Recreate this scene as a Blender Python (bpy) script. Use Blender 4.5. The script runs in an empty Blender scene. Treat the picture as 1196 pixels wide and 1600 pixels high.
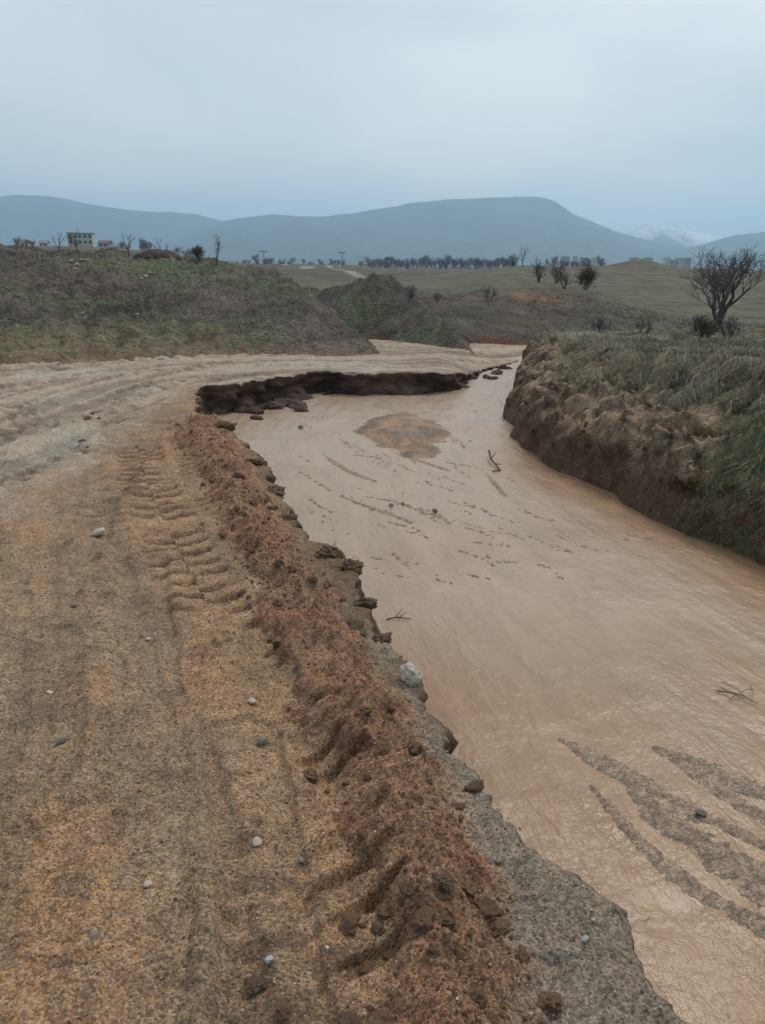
import bpy, math, random
import numpy as np
from mathutils import Matrix, Vector

# ------------------------------------------------------------------ camera, sky, sun, exposure
scene = bpy.context.scene
COL = scene.collection
F_PX, CX, CY = 1200.0, 598.0, 800.0
CAM_Z = 1.6
PITCH = math.atan(392.0 / 1200.0)
ROLL = math.radians(1.0)
_c, _s = math.cos(PITCH), math.sin(PITCH)
FWD = np.array([0, _c, -_s]); UP0 = np.array([0, _s, _c]); R0 = np.array([1.0, 0, 0])
RGT = math.cos(ROLL) * R0 + math.sin(ROLL) * UP0
UPV = -math.sin(ROLL) * R0 + math.cos(ROLL) * UP0
cam_data = bpy.data.cameras.new("camera")
cam_data.sensor_fit = 'VERTICAL'; cam_data.sensor_height = 36.0; cam_data.lens = 36.0 * F_PX / 1600.0
cam_data.clip_start = 0.05; cam_data.clip_end = 60000
cam = bpy.data.objects.new("camera", cam_data); COL.objects.link(cam)
cam.matrix_world = Matrix(((RGT[0], UPV[0], -FWD[0], 0), (RGT[1], UPV[1], -FWD[1], 0), (RGT[2], UPV[2], -FWD[2], CAM_Z), (0, 0, 0, 1)))
scene.camera = cam

SUN_ELEV, SUN_AZ = math.radians(52), math.radians(28)      # azimuth measured from +Y towards +X
SUN_DIR = Vector((math.sin(SUN_AZ) * math.cos(SUN_ELEV), math.cos(SUN_AZ) * math.cos(SUN_ELEV), math.sin(SUN_ELEV)))
world = bpy.data.worlds.new("World"); scene.world = world; world.use_nodes = True
wt = world.node_tree; wt.nodes.clear()
def wn(t): return wt.nodes.new(t)
w_out = wn('ShaderNodeOutputWorld'); w_bg = wn('ShaderNodeBackground'); w_bg.inputs[1].default_value = 0.10
w_sky = wn('ShaderNodeTexSky'); w_sky.sky_type = 'NISHITA'; w_sky.sun_disc = False
w_sky.sun_elevation = SUN_ELEV; w_sky.sun_rotation = SUN_AZ; w_sky.air_density = 1.0; w_sky.dust_density = 2.0
w_tc = wn('ShaderNodeTexCoord')
w_map = wn('ShaderNodeMapping'); w_map.inputs['Scale'].default_value = (1.0, 1.0, 3.2)
w_map.inputs['Location'].default_value = (0.35, 0.1, 0.2)
w_no = wn('ShaderNodeTexNoise'); w_no.inputs['Scale'].default_value = 1.5; w_no.inputs['Detail'].default_value = 4; w_no.inputs['Roughness'].default_value = 0.45
w_no.inputs['Distortion'].default_value = 0.4
w_dot = wn('ShaderNodeVectorMath'); w_dot.operation = 'DOT_PRODUCT'; w_dot.inputs[1].default_value = SUN_DIR
w_mr = wn('ShaderNodeMapRange'); w_mr.inputs[1].default_value = 0.1; w_mr.inputs[2].default_value = 1.0; w_mr.inputs[3].default_value = 0.0; w_mr.inputs[4].default_value = 1.0
w_pw = wn('ShaderNodeMath'); w_pw.operation = 'POWER'; w_pw.inputs[1].default_value = 2.0
w_add = wn('ShaderNodeMath'); w_add.operation = 'MULTIPLY_ADD'; w_add.inputs[1].default_value = 0.55
w_ramp = wn('ShaderNodeValToRGB')
w_ramp.color_ramp.elements[0].position = 0.40; w_ramp.color_ramp.elements[0].color = (3.75, 4.75, 5.8, 1)
w_ramp.color_ramp.elements[1].position = 0.92; w_ramp.color_ramp.elements[1].color = (7.7, 7.85, 7.5, 1)
w_mix = wn('ShaderNodeMix'); w_mix.data_type = 'RGBA'; w_mix.inputs[0].default_value = 0.86
L = wt.links.new
L(w_tc.outputs['Generated'], w_map.inputs[0]); L(w_map.outputs[0], w_no.inputs['Vector'])
L(w_tc.outputs['Generated'], w_dot.inputs[0]); L(w_dot.outputs['Value'], w_mr.inputs[0]); L(w_mr.outputs[0], w_pw.inputs[0])
L(w_pw.outputs[0], w_add.inputs[0]); w_nr = wn('ShaderNodeMapRange'); w_nr.inputs[1].default_value = 0.3; w_nr.inputs[2].default_value = 0.7; w_nr.inputs[3].default_value = 0.22; w_nr.inputs[4].default_value = 0.80; L(w_no.outputs[0], w_nr.inputs[0]); L(w_nr.outputs[0], w_add.inputs[2]); L(w_add.outputs[0], w_ramp.inputs[0])
L(w_sky.outputs[0], w_mix.inputs[6]); L(w_ramp.outputs[0], w_mix.inputs[7]); L(w_mix.outputs[2], w_bg.inputs[0]); L(w_bg.outputs[0], w_out.inputs[0])

sun_d = bpy.data.lights.new("sun", 'SUN'); sun_d.energy = 1.5; sun_d.angle = math.radians(18); sun_d.color = (1.0, 0.93, 0.84)
sun = bpy.data.objects.new("sun", sun_d); COL.objects.link(sun)
sun.rotation_euler = (-SUN_DIR).to_track_quat('-Z', 'Y').to_euler()

scene.render.engine = 'CYCLES'
scene.cycles.use_denoising = True
scene.cycles.use_adaptive_sampling = True; scene.cycles.adaptive_threshold = 0.02
scene.cycles.max_bounces = 4; scene.cycles.diffuse_bounces = 2; scene.cycles.glossy_bounces = 2; scene.cycles.volume_bounces = 2
scene.cycles.caustics_reflective = False; scene.cycles.caustics_refractive = False
vs = scene.view_settings
vs.view_transform = 'Standard'; vs.look = 'None'; vs.gamma = 1.0; vs.exposure = 0.25; vs.use_curve_mapping = False

# ------------------------------------------------------------------ pixel <-> place helpers
SLOPE = -0.031          # the track falls gently away from the camera
WATER = -0.9
def ray(u, v):
    return FWD + (u - CX) / F_PX * RGT - (v - CY) / F_PX * UPV
def on_plane(u, v, a=SLOPE, b=0.0):
    d = ray(u, v); t = (CAM_Z - b) / (a * d[1] - d[2])
    return np.array([t * d[0], t * d[1], CAM_Z + t * d[2]])
def road_pts(px): return np.array([on_plane(u, v)[:2] for u, v in px])
def water_pts(px): return np.array([on_plane(u, v, 0.0, WATER)[:2] for u, v in px])
def at_depth(u, v, y):
    d = ray(u, v); t = y / d[1]
    return np.array([t * d[0], y, CAM_Z + t * d[2]])

# ------------------------------------------------------------------ numpy noise
def _h(ix, iy, iz, seed):
    h = (ix.astype(np.uint32) * np.uint32(374761393) + iy.astype(np.uint32) * np.uint32(668265263) + iz.astype(np.uint32) * np.uint32(2147483647) + np.uint32((seed * 974711 + 12345) & 0xffffffff))
    h = (h ^ (h >> np.uint32(13))) * np.uint32(1274126177)
    h = (h ^ (h >> np.uint32(16))) * np.uint32(2246822519)
    return h ^ (h >> np.uint32(13))
def noise2(x, y, seed=0):
    xf = np.floor(x); yf = np.floor(y); ix = xf.astype(np.int64); iy = yf.astype(np.int64)
    fx = x - xf; fy = y - yf; z0 = np.zeros_like(ix)
    u = fx * fx * fx * (fx * (fx * 6 - 15) + 10); v = fy * fy * fy * (fy * (fy * 6 - 15) + 10)
    def g(dx, dy):
        a = _h(ix + dx, iy + dy, z0, seed).astype(np.float64) * (2 * math.pi / 4294967296.0)
        return np.cos(a) * (fx - dx) + np.sin(a) * (fy - dy)
    a = g(0, 0); b = g(1, 0); c = g(0, 1); d = g(1, 1)
    return 1.4 * ((a + u * (b - a)) * (1 - v) + (c + u * (d - c)) * v)
def fbm2(x, y, octaves=4, seed=0, gain=0.5, lac=2.03):
    r = np.zeros_like(x); amp = 1.0
    for i in range(octaves):
        r += amp * noise2(x, y, seed + i * 17); x = x * lac + 3.1; y = y * lac + 7.7; amp *= gain
    return r
def noise3(x, y, z, seed=0):
    xf = np.floor(x); yf = np.floor(y); zf = np.floor(z)
    ix = xf.astype(np.int64); iy = yf.astype(np.int64); iz = zf.astype(np.int64)
    fx = x - xf; fy = y - yf; fz = z - zf
    u = fx * fx * (3 - 2 * fx); v = fy * fy * (3 - 2 * fy); w = fz * fz * (3 - 2 * fz)
    def g(dx, dy, dz): return _h(ix + dx, iy + dy, iz + dz, seed).astype(np.float64) / 2147483648.0 - 1.0
    def l(a, b, t): return a + (b - a) * t
    return l(l(l(g(0,0,0), g(1,0,0), u), l(g(0,1,0), g(1,1,0), u), v), l(l(g(0,0,1), g(1,0,1), u), l(g(0,1,1), g(1,1,1), u), v), w)
def fbm3(x, y, z, octaves=3, seed=0, gain=0.5):
    r = np.zeros_like(x); amp = 1.0
    for i in range(octaves):
        r += amp * noise3(x, y, z, seed + i * 31); x = x * 2.1 + 1.7; y = y * 2.1 + 5.2; z = z * 2.1 + 9.1; amp *= gain
    return r
def sstep(a, b, x):
    t = np.clip((x - a) / (b - a), 0, 1); return t * t * (3 - 2 * t)
def lerp(a, b, t): return a + (b - a) * t
def cmix(a, b, t): return a + (b - a) * np.asarray(t)[..., None]
def C(r, g, b): return np.array([r, g, b], float)
def S(r, g, b):        # colour written as 0-255 sRGB -> linear
    v = np.array([r, g, b], float) / 255.0
    return np.where(v <= 0.04045, v / 12.92, ((v + 0.055) / 1.055) ** 2.4)

def poly_info(P, x, y, ext=False):
    """distance to a polyline, side (+ = left of travel), arc length of the nearest point"""
    best = np.full(x.shape, 1e18); side = np.zeros(x.shape); arc = np.zeros(x.shape); acc = 0.0
    for a, b in zip(P[:-1], P[1:]):
        d = b - a; ln = math.hypot(*d)
        if ln < 1e-9: continue
        d = d / ln; rx = x - a[0]; ry = y - a[1]
        t = rx * d[0] + ry * d[1]; tc = np.clip(t, 0, ln)
        q = (rx - tc * d[0]) ** 2 + (ry - tc * d[1]) ** 2
        m = q < best
        best = np.where(m, q, best); side = np.where(m, d[0] * ry - d[1] * rx, side); arc = np.where(m, acc + tc, arc); acc += ln
    return np.sqrt(best), side, arc
def in_poly(P, x, y):
    r = np.zeros(x.shape, bool); n = len(P)
    for i in range(n):
        x1, y1 = P[i]; x2, y2 = P[(i + 1) % n]
        if y1 == y2: continue
        m = ((y1 > y) != (y2 > y)) & (x < (x2 - x1) * (y - y1) / (y2 - y1) + x1)
        r ^= m
    return r
def smooth_poly(P, n=2):
    P = np.array(P, float)
    for _ in range(n):
        Q = [P[0]]
        for a, b in zip(P[:-1], P[1:]): Q += [a * .75 + b * .25, a * .25 + b * .75]
        Q.append(P[-1]); P = np.array(Q)
    return P
def resample(P, step):
    d = np.r_[0, np.cumsum(np.hypot(*np.diff(P, axis=0).T))]
    if callable(step):
        s = [0.0]
        while s[-1] < d[-1]:
            p = np.array([np.interp(s[-1], d, P[:, k]) for k in range(2)]); s.append(s[-1] + step(p))
        s = np.array(s[:-1] + [d[-1]])
    else: s = np.linspace(0, d[-1], max(2, int(d[-1] / step)))
    return np.stack([np.interp(s, d, P[:, k]) for k in range(2)], 1)

# ------------------------------------------------------------------ mesh helpers
def mesh_np(name, V, Fc, cols=None, smooth=True):
    V = np.ascontiguousarray(V, np.float32); Fc = np.ascontiguousarray(Fc, np.int32)
    me = bpy.data.meshes.new(name); n = Fc.shape[1]
    me.vertices.add(len(V)); me.vertices.foreach_set('co', V.ravel())
    me.loops.add(Fc.size); me.loops.foreach_set('vertex_index', Fc.ravel())
    me.polygons.add(len(Fc)); me.polygons.foreach_set('loop_start', np.arange(0, Fc.size, n, dtype=np.int32))
    me.polygons.foreach_set('use_smooth', np.full(len(Fc), smooth))
    me.update(calc_edges=True)
    if cols is not None:
        c = np.ones((len(V), 4), np.float32); c[:, :cols.shape[1]] = np.clip(cols, 0, 1)
        a = me.color_attributes.new('Col', 'FLOAT_COLOR', 'POINT'); a.data.foreach_set('color', c.ravel())
    return me
def grid_faces(nr, nc, keep=None):
    i = np.arange(nr * nc).reshape(nr, nc)
    q = np.stack([i[:-1, :-1], i[:-1, 1:], i[1:, 1:], i[1:, :-1]], -1).reshape(-1, 4)
    return q if keep is None else q[keep]
def compact(V, Fc, cols=None):
    used = np.zeros(len(V), bool); used[Fc.ravel()] = True
    m = np.cumsum(used) - 1
    return V[used], m[Fc], (None if cols is None else cols[used])
def link(name, me, mat=None, parent=None, loc=None):
    o = bpy.data.objects.new(name, me); COL.objects.link(o)
    if mat is not None and me is not None:
        if len(me.materials) == 0: me.materials.append(mat)
    if parent is not None: o.parent = parent
    if loc is not None: o.location = loc
    return o
def tag(o, label, cat, group=None, kind=None):
    o['label'] = label; o['category'] = cat
    if group: o['group'] = group
    if kind: o['kind'] = kind
    return o
def struct(name, me, mat, label=None):
    o = link(name, me, mat); o['kind'] = 'structure'
    if label: o['label'] = label
    return o
def polar(r0, r1, nr, a0, a1, na):
    r = np.exp(np.linspace(math.log(r0), math.log(r1), nr)); a = np.radians(np.linspace(a0, a1, na))
    R, A = np.meshgrid(r, a, indexing='ij')
    return (R * np.sin(A)).ravel(), (R * np.cos(A)).ravel()

# ------------------------------------------------------------------ materials
def soil_mat(name, grain=0.007, speck=0.5, bump=0.6, rough=0.9, clump=0.06, spec=0.25, var=0.35, wet=None):
    """base colour from the mesh's own soil map, broken up by grit, clumps and fine relief"""
    m = bpy.data.materials.new(name); m.use_nodes = True; nt = m.node_tree; N = nt.nodes.new; Lk = nt.links.new
    b = nt.nodes['Principled BSDF']; b.inputs['Roughness'].default_value = rough; b.inputs['Specular IOR Level'].default_value = spec
    at = N('ShaderNodeAttribute'); at.attribute_name = 'Col'
    tc = N('ShaderNodeTexCoord')
    def noise(scale, detail, r=0.6):
        n = N('ShaderNodeTexNoise'); n.inputs['Scale'].default_value = scale; n.inputs['Detail'].default_value = detail; n.inputs['Roughness'].default_value = r
        Lk(tc.outputs['Object'], n.inputs['Vector']); return n.outputs[0]
    def mrange(sock, a, bb, c, d):
        n = N('ShaderNodeMapRange'); n.inputs[1].default_value = a; n.inputs[2].default_value = bb; n.inputs[3].default_value = c; n.inputs[4].default_value = d
        Lk(sock, n.inputs[0]); return n.outputs[0]
    def mul(a, bb, op='MULTIPLY'):
        n = N('ShaderNodeMath'); n.operation = op
        for k, s in enumerate((a, bb)):
            if isinstance(s, (int, float)): n.inputs[k].default_value = s
            else: Lk(s, n.inputs[k])
        return n.outputs[0]
    big = mrange(noise(1.0 / (clump * 9), 5), 0.3, 0.7, 1 - var * .7, 1 + var * .7)
    mid = mrange(noise(1.0 / clump, 6, 0.7), 0.3, 0.7, 1 - var, 1 + var)
    vor = N('ShaderNodeTexVoronoi'); vor.inputs['Scale'].default_value = 1.0 / grain; vor.inputs['Randomness'].default_value = 1.0
    Lk(tc.outputs['Object'], vor.inputs['Vector'])
    sep = N('ShaderNodeSeparateColor'); Lk(vor.outputs['Color'], sep.inputs[0])
    sp = mrange(sep.outputs[0], 0.0, 1.0, 1 - speck, 1 + speck)
    k = mul(mul(big, mid), sp)
    vm = N('ShaderNodeVectorMath'); vm.operation = 'SCALE'; Lk(at.outputs['Color'], vm.inputs[0]); Lk(k, vm.inputs['Scale'])
    hs = N('ShaderNodeHueSaturation')      # single grains differ a little in tint
    Lk(mrange(sep.outputs[1], 0, 1, 0.75, 1.15), hs.inputs['Saturation']); Lk(vm.outputs[0], hs.inputs['Color'])
    Lk(hs.outputs[0], b.inputs['Base Color'])
    bp = N('ShaderNodeBump'); bp.inputs['Strength'].default_value = bump; bp.inputs['Distance'].default_value = 1.0
    h = mul(mul(mrange(vor.outputs['Distance'], 0, 0.8, 1, 0), mul(sep.outputs[2], grain * 0.9)), mul(noise(1.0 / clump, 8, 0.72), clump * 0.35), 'ADD')
    Lk(h, bp.inputs['Height']); Lk(bp.outputs[0], b.inputs['Normal'])
    if wet is not None:
        Lk(mrange(noise(2.2, 4), 0.42, 0.66, rough, wet), b.inputs['Roughness'])
    return m
def flat_mat(name, col, rough=0.8, var=0.25, scale=6.0, spec=0.3, attr=False, bump=0.0):
    m = bpy.data.materials.new(name); m.use_nodes = True; nt = m.node_tree; N = nt.nodes.new; Lk = nt.links.new
    b = nt.nodes['Principled BSDF']; b.inputs['Roughness'].default_value = rough; b.inputs['Specular IOR Level'].default_value = spec
    tc = N('ShaderNodeTexCoord'); n = N('ShaderNodeTexNoise'); n.inputs['Scale'].default_value = scale; n.inputs['Detail'].default_value = 5
    Lk(tc.outputs['Object'], n.inputs['Vector'])
    mr = N('ShaderNodeMapRange'); mr.inputs[1].default_value = 0.25; mr.inputs[2].default_value = 0.75; mr.inputs[3].default_value = 1 - var; mr.inputs[4].default_value = 1 + var
    Lk(n.outputs[0], mr.inputs[0])
    vm = N('ShaderNodeVectorMath'); vm.operation = 'SCALE'; Lk(mr.outputs[0], vm.inputs['Scale'])
    if attr:
        at = N('ShaderNodeAttribute'); at.attribute_name = 'Col'; Lk(at.outputs['Color'], vm.inputs[0])
    else: vm.inputs[0].default_value = col
    Lk(vm.outputs[0], b.inputs['Base Color'])
    if bump:
        bp = N('ShaderNodeBump'); bp.inputs['Strength'].default_value = 0.7; bp.inputs['Distance'].default_value = bump
        Lk(n.outputs[0], bp.inputs['Height']); Lk(bp.outputs[0], b.inputs['Normal'])
    return m

# soil colours
TAN, ORANGE, GREY = S(150, 121, 91), S(158, 121, 88), S(140, 120, 96)
PALE, BERM, DARK = S(170, 152, 133), S(140, 100, 76), S(62, 48, 42)
GRAVEL, CLAY = S(134, 120, 105), S(120, 96, 74)

M_road = soil_mat('gritty_road_soil', grain=0.0065, speck=0.52, bump=0.9, clump=0.05, var=0.22)
M_bank = soil_mat('cut_bank_soil', grain=0.007, speck=0.5, bump=0.9, clump=0.08, var=0.26)
M_bed = soil_mat('gravel_bar_grit', grain=0.009, speck=0.45, bump=0.5, clump=0.05, var=0.2, rough=0.7, spec=0.3)
M_side = soil_mat('opposite_bank_soil', grain=0.03, speck=0.22, bump=1.0, clump=0.16, var=0.34)
M_hill = soil_mat('rough_pasture_soil', grain=0.09, speck=0.22, bump=0.8, clump=0.45, var=0.32)
M_field = soil_mat('valley_fields', grain=1.2, speck=0.15, bump=0.5, clump=6.0, var=0.3)
M_mount = soil_mat('forested_mountain', grain=60, speck=0.2, bump=0.3, clump=500, var=0.35)
M_grass = flat_mat('dry_grass_blades', (1, 1, 1), 0.85, 0.2, 3.0, 0.15, attr=True)
M_bark = flat_mat('bare_grey_bark', (0.085, 0.072, 0.064), 0.9, 0.3, 12)
M_twig = flat_mat('bare_dark_twigs', (0.125, 0.115, 0.122), 0.9, 0.3, 12)
M_stone = flat_mat('pale_limestone', (0.66, 0.58, 0.46), 0.85, 0.35, 18, bump=0.02)
M_clod = flat_mat('wet_soil_clod', tuple(S(124, 95, 74)), 0.9, 0.4, 30, bump=0.015)
M_dclod = flat_mat('dark_soil_block', tuple(S(112, 90, 72)), 0.9, 0.4, 20, bump=0.03)
M_pebble = flat_mat('grey_pebble', (0.19, 0.16, 0.135), 0.85, 0.35, 25)
M_ppebble = flat_mat('pale_pebble', (0.46, 0.39, 0.31), 0.8, 0.25, 25)

# ------------------------------------------------------------------ plan of the place, traced from the photograph
LIP_PX = [(1090,1600),(1062,1568),(1040,1545),(1022,1520),(1008,1495),(990,1470),(982,1448),(978,1428),(962,1415),(930,1395),(895,1365),(862,1340),(832,1305),(812,1277),
 (790,1257),(765,1237),(755,1215),(722,1195),(712,1170),(700,1150),(680,1125),(668,1100),(664,1078),(660,1062),(640,1045),(622,1015),(600,992),(578,972),(572,950),(574,932),
 (556,908),(560,890),(546,872),(528,858),(508,852),(490,850),(468,834),(457,816),(459,800),(449,780),(438,760),(418,746),(412,722),(392,705),(382,690),(366,676),(350,664),
 (334,656),(318,650),(308,640),(304,628),(306,614),(312,601),(345,601),(375,597),(400,592),(430,588),(465,585),(490,580),(510,579),(540,582),(580,582),(620,581),(660,581),
 (700,582),(735,582),(748,578),(772,572),(800,567),(815,562)]
LIP = np.array([on_plane(u, v, SLOPE, -0.24 * min(1, max(0, (u - 700) / 48)) if i > 55 else 0.0)[:2] for i, (u, v) in enumerate(LIP_PX)])
LIP = np.vstack([[1.0, -4.0], [0.92, 0.2], LIP, [[5.5, 22.3], [8.5, 23.6]]])
LIP_S = smooth_poly(LIP, 1)
ROAD_POLY = np.vstack([LIP_S, [[9, 40], [-60, 40], [-60, -4]]])
BERM_L = road_pts([(262,676),(285,700),(312,750),(355,830),(400,940),(440,1040),(490,1180),(530,1300),(560,1400),(600,1600)])
BERM_R = road_pts([(352,668),(375,700),(412,755),(448,830),(505,910),(550,975),(600,1050),(640,1120),(695,1200),(728,1290),(760,1400),(850,1600)])
BERM_C = smooth_poly(np.array([(BERM_L[min(i, len(BERM_L) - 1)] * 0 + np.array([np.interp(yy, BERM_L[::-1, 1], BERM_L[::-1, 0]) * .5 + np.interp(yy, BERM_R[::-1, 1], BERM_R[::-1, 0]) * .5, yy])) for i, yy in enumerate(np.linspace(9.6, 1.3, 14))]), 1)
TRACK_A = smooth_poly(road_pts([(500,1600),(470,1370),(430,1230),(395,1110),(365,1040),(335,960),(285,870),(250,800),(222,740),(215,700)]))
TRACK_B = smooth_poly(road_pts([(610,1600),(570,1450),(545,1330),(520,1230),(480,1120),(440,1000),(400,900),(355,820),(315,745),(285,690)]))
TRACK_C = smooth_poly(road_pts([(100,1600),(90,1400),(95,1200),(110,1050),(130,900),(160,800),(185,735)]))
GREY_1 = smooth_poly(road_pts([(10,1200),(40,1050),(62,950),(105,830),(170,730),(235,665)]))
GREY_2 = smooth_poly(road_pts([(300,1600),(285,1400),(262,1250),(222,1100),(205,980),(215,880)]))
GREY_3 = smooth_poly(road_pts([(430,1600),(410,1400),(395,1250),(380,1150)]))
MAIN = smooth_poly(np.array([(-5.2,-6),(-5.0,3),(-4.7,8),(-4.8,11.6),(-4.3,14.1),(-3.3,15.9),(-1.2,17.0),(2,18.7),(4,20.0),(7.5,22.5)], float))

def berm_band(x, y):
    xl = np.interp(y, BERM_L[::-1, 1], BERM_L[::-1, 0]); xr = np.interp(y, BERM_R[::-1, 1], BERM_R[::-1, 0])
    n = fbm2(x * 2.2, y * 2.2, 4, 5, 0.6) * 0.10
    t = (x + n - xl) / np.maximum(xr - xl, 0.05)
    end = sstep(10.0, 9.2, y)
    return t, end
def lugs(x, y, P, half, pitch, curve, seed, diag=0.0):
    d, sd, s = poly_info(P, x, y); q = np.where(sd > 0, d, -d) / half
    q = q * (1 + 0.16 * fbm2(x * 3.3, y * 3.3, 3, seed + 7)); on = sstep(1.15, 0.7, np.abs(q))
    wob = noise2(x * 4, y * 4, seed) * 0.035
    ph = (s + wob - curve * q * q + diag * q) / pitch + np.where(q > 0, 0.0, 0.5) * (1 if diag == 0 else 0)
    fr = ph - np.floor(ph)
    tooth = sstep(0.0, 0.06, fr) * sstep(0.46, 0.34, fr)
    fade = sstep(-0.2, 0.3, fbm2(x * 1.1, y * 1.1, 3, seed + 3) + 0.05)
    return on, tooth * on * fade, q, d
def road_surface(x, y, detail=True, sd=None):
    """height and colour of the dirt track at (x, y)"""
    z = SLOPE * y
    und = fbm2(x * 0.9, y * 0.9, 3, 2) * 0.02
    fine = fbm2(x * 9, y * 9, 3, 9) * 0.0045
    n1 = fbm2(x * 0.7 + 5, y * 0.35, 4, 21); n2 = fbm2(x * 2.3, y * 1.6, 4, 22)
    # ---- main road beyond: churned pale mud
    dm, sdm, sm = poly_info(MAIN, x, y); q = np.where(sdm > 0, dm, -dm)
    pale = np.maximum(sstep(-2.55, -3.35, x + 0.25 * n2 + 0.06 * (y - 9)), sstep(11.9, 12.9, y + 0.5 * n2 + 0.35 * (x + 3)))
    rut = fbm2(q * 2.4 + 0.25 * n1, sm * 0.16, 4, 31, 0.55)
    churn = fbm2(x * 4.0, y * 4.0, 3, 33, 0.55); cm = sstep(0.0, 0.45, fbm2(q * 1.3, sm * 0.3, 3, 35) + 0.25)
    if sd is not None: z = z - 0.24 * sstep(1.1, 2.2, x) * sstep(13, 14.5, y) * sstep(1.8, 0.3, sd)
    damp = 1.0 if sd is None else sstep(0.12, 0.6, sd)
    mid = fbm2(x * 24, y * 24, 3, 36, 0.6); crust = np.maximum(0, fbm2(x * 6, y * 7, 3, 37, 0.6) - 0.25)
    z = z + und * (1 - 0.4 * pale) + fine + (1 - pale) * (mid * 0.005 + crust * 0.03) + pale * damp * lerp(1.0, 0.22, sstep(-2.5, 0.5, x)) * (rut * 0.06 + churn * 0.07 * cm)
    # ---- wheel tracks with lug prints
    onA, tA, qA, dA = lugs(x, y, TRACK_A, 0.235, 0.20, 0.07, 41)
    onB, tB, qB, dB = lugs(x, y, TRACK_B, 0.16, 0.15, 0.0, 43, diag=0.09)
    onC, tC, qC, dC = lugs(x, y, TRACK_C, 0.22, 0.22, 0.06, 45)
    near = 1 - pale
    _, sgA, sA = poly_info(TRACK_A, x, y); qa = np.where(sgA > 0, dA, -dA)
    long_ = fbm2(qa * 4.2 + 0.15 * n2, sA * 0.22, 4, 46, 0.6) * sstep(0.1, 0.3, dA); z = z + near * long_ * 0.020
    for P, w in ((GREY_1, 0.26), (GREY_2, 0.20), (GREY_3, 0.14)):
        d, _, _ = poly_info(P, x, y); d = d + 0.03 * n2; z = z + near * (-0.014 * sstep(w * 1.1, w * 0.75, d) + 0.014 * sstep(w * .85, w * 1.05, d) * sstep(w * 1.6, w * 1.15, d))
    z = z - near * (0.012 * onA + 0.060 * tA * sstep(1.8, 2.6, y) + 0.02 * tC * sstep(2.0, 3.2, y))
    z = z + near * 0.010 * sstep(0.20, 0.235, dA) * sstep(0.31, 0.245, dA) * (0.6 + n2)
    # ---- windrow of loose wet soil along the edge
    t, end = berm_band(x, y)
    bump = sstep(-0.08, 0.42, t) * sstep(1.12, 0.55, t) * end
    inb = sstep(-0.02, 0.14, t) * sstep(1.1, 0.86, t) * end
    lump = fbm2(x * 8, y * 8, 4, 51, 0.62); ridge = np.abs(fbm2(x * 17, y * 17, 3, 53, 0.6))
    big = np.maximum(0, fbm2(x * 3.6, y * 3.6, 2, 57))
    z = z + bump * (0.045 + 0.075 * big) + inb * (1 - 0.6 * onB) * (lump * 0.027 + (ridge - 0.3) * 0.018) - 0.055 * tB * end * sstep(0.85, 0.5, t)
    z = z - 0.012 * sstep(0.0, 0.06, t) * sstep(0.14, 0.05, t) * end     # crisp step at the foot of the windrow
    if not detail: return z, None
    # ---- colour of the ground, with shade painted into the lug prints
    col = cmix(TAN[None, :], ORANGE[None, :], sstep(-0.1, 0.45, n1 + 0.35 * n2))
    for P, w in ((GREY_1, 0.26), (GREY_2, 0.20), (GREY_3, 0.14)):
        d, _, _ = poly_info(P, x, y)
        col = cmix(col, GREY, sstep(w * 1.5, w * 0.4, d + 0.13 * n2) * 0.6)
    col = cmix(col, ORANGE * 1.02, onA * 0.4)
    col = cmix(col, DARK * 1.5, np.clip(tA * 0.45 + tC * 0.2, 0, 1) * near)  # lug hollows darkened in the colour to back up their shade
    col = col * (1 + 0.16 * np.clip(fbm2(x * 5.5, y * 4, 4, 38, 0.65), -1, 1))[:, None]; col = cmix(col, DARK * 1.7, sstep(0.2, 0.5, fbm2(x * 4.2, y * 5.2, 4, 39, 0.6)) * 0.28)
    col = cmix(col, ORANGE * 1.05, sstep(0.05, 0.5, long_) * 0.45); col = cmix(col, GREY * 0.85, sstep(0.1, 0.5, -long_) * 0.5)
    pal = cmix(PALE * 0.94, PALE * 0.5, sstep(-0.1, 0.45, -rut + 0.3 * churn) * 0.85)
    pal = cmix(pal, S(168, 162, 148), sstep(0.2, 0.5, noise2(x * 0.5, y * 0.4, 71)) * 0.5)
    pal = cmix(pal, S(116, 96, 80), cm * sstep(-0.05, 0.35, -churn) * 0.75)
    col = cmix(col, pal, pale)
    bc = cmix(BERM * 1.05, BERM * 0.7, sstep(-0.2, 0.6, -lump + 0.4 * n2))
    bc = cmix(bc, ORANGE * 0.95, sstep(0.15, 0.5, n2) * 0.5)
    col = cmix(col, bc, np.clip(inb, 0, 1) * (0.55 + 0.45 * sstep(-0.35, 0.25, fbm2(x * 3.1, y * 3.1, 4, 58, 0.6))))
    gv = sstep(0.92, 1.12, t + 0.05 * n2) * sstep(9.6, 8.8, y)
    gcol = cmix(CLAY[None, :], GRAVEL[None, :], sstep(4.2, 2.4, y + n2))
    col = cmix(col, gcol, gv * 0.95)
    return z, col

# ------------------------------------------------------------------ ground: dirt road
x, y = polar(0.85, 27.0, 900, -44, 33, 620)
inside = in_poly(ROAD_POLY, x, y); dl, _, _ = poly_info(LIP_S, x, y); sd = np.where(inside, dl, -dl)
z, col = road_surface(x, y, True, sd)
z = np.where(sd < 0.11, z - 0.012, z)
V = np.stack([x, y, z], 1); Q = grid_faces(900, 620)
Q = Q[(sd[Q] > 0.025).all(1)]
V, Q, col = compact(V, Q, col)
struct('road', mesh_np('road', V, Q, col), M_road, 'gritty brown dirt road with tractor tread prints')

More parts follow.
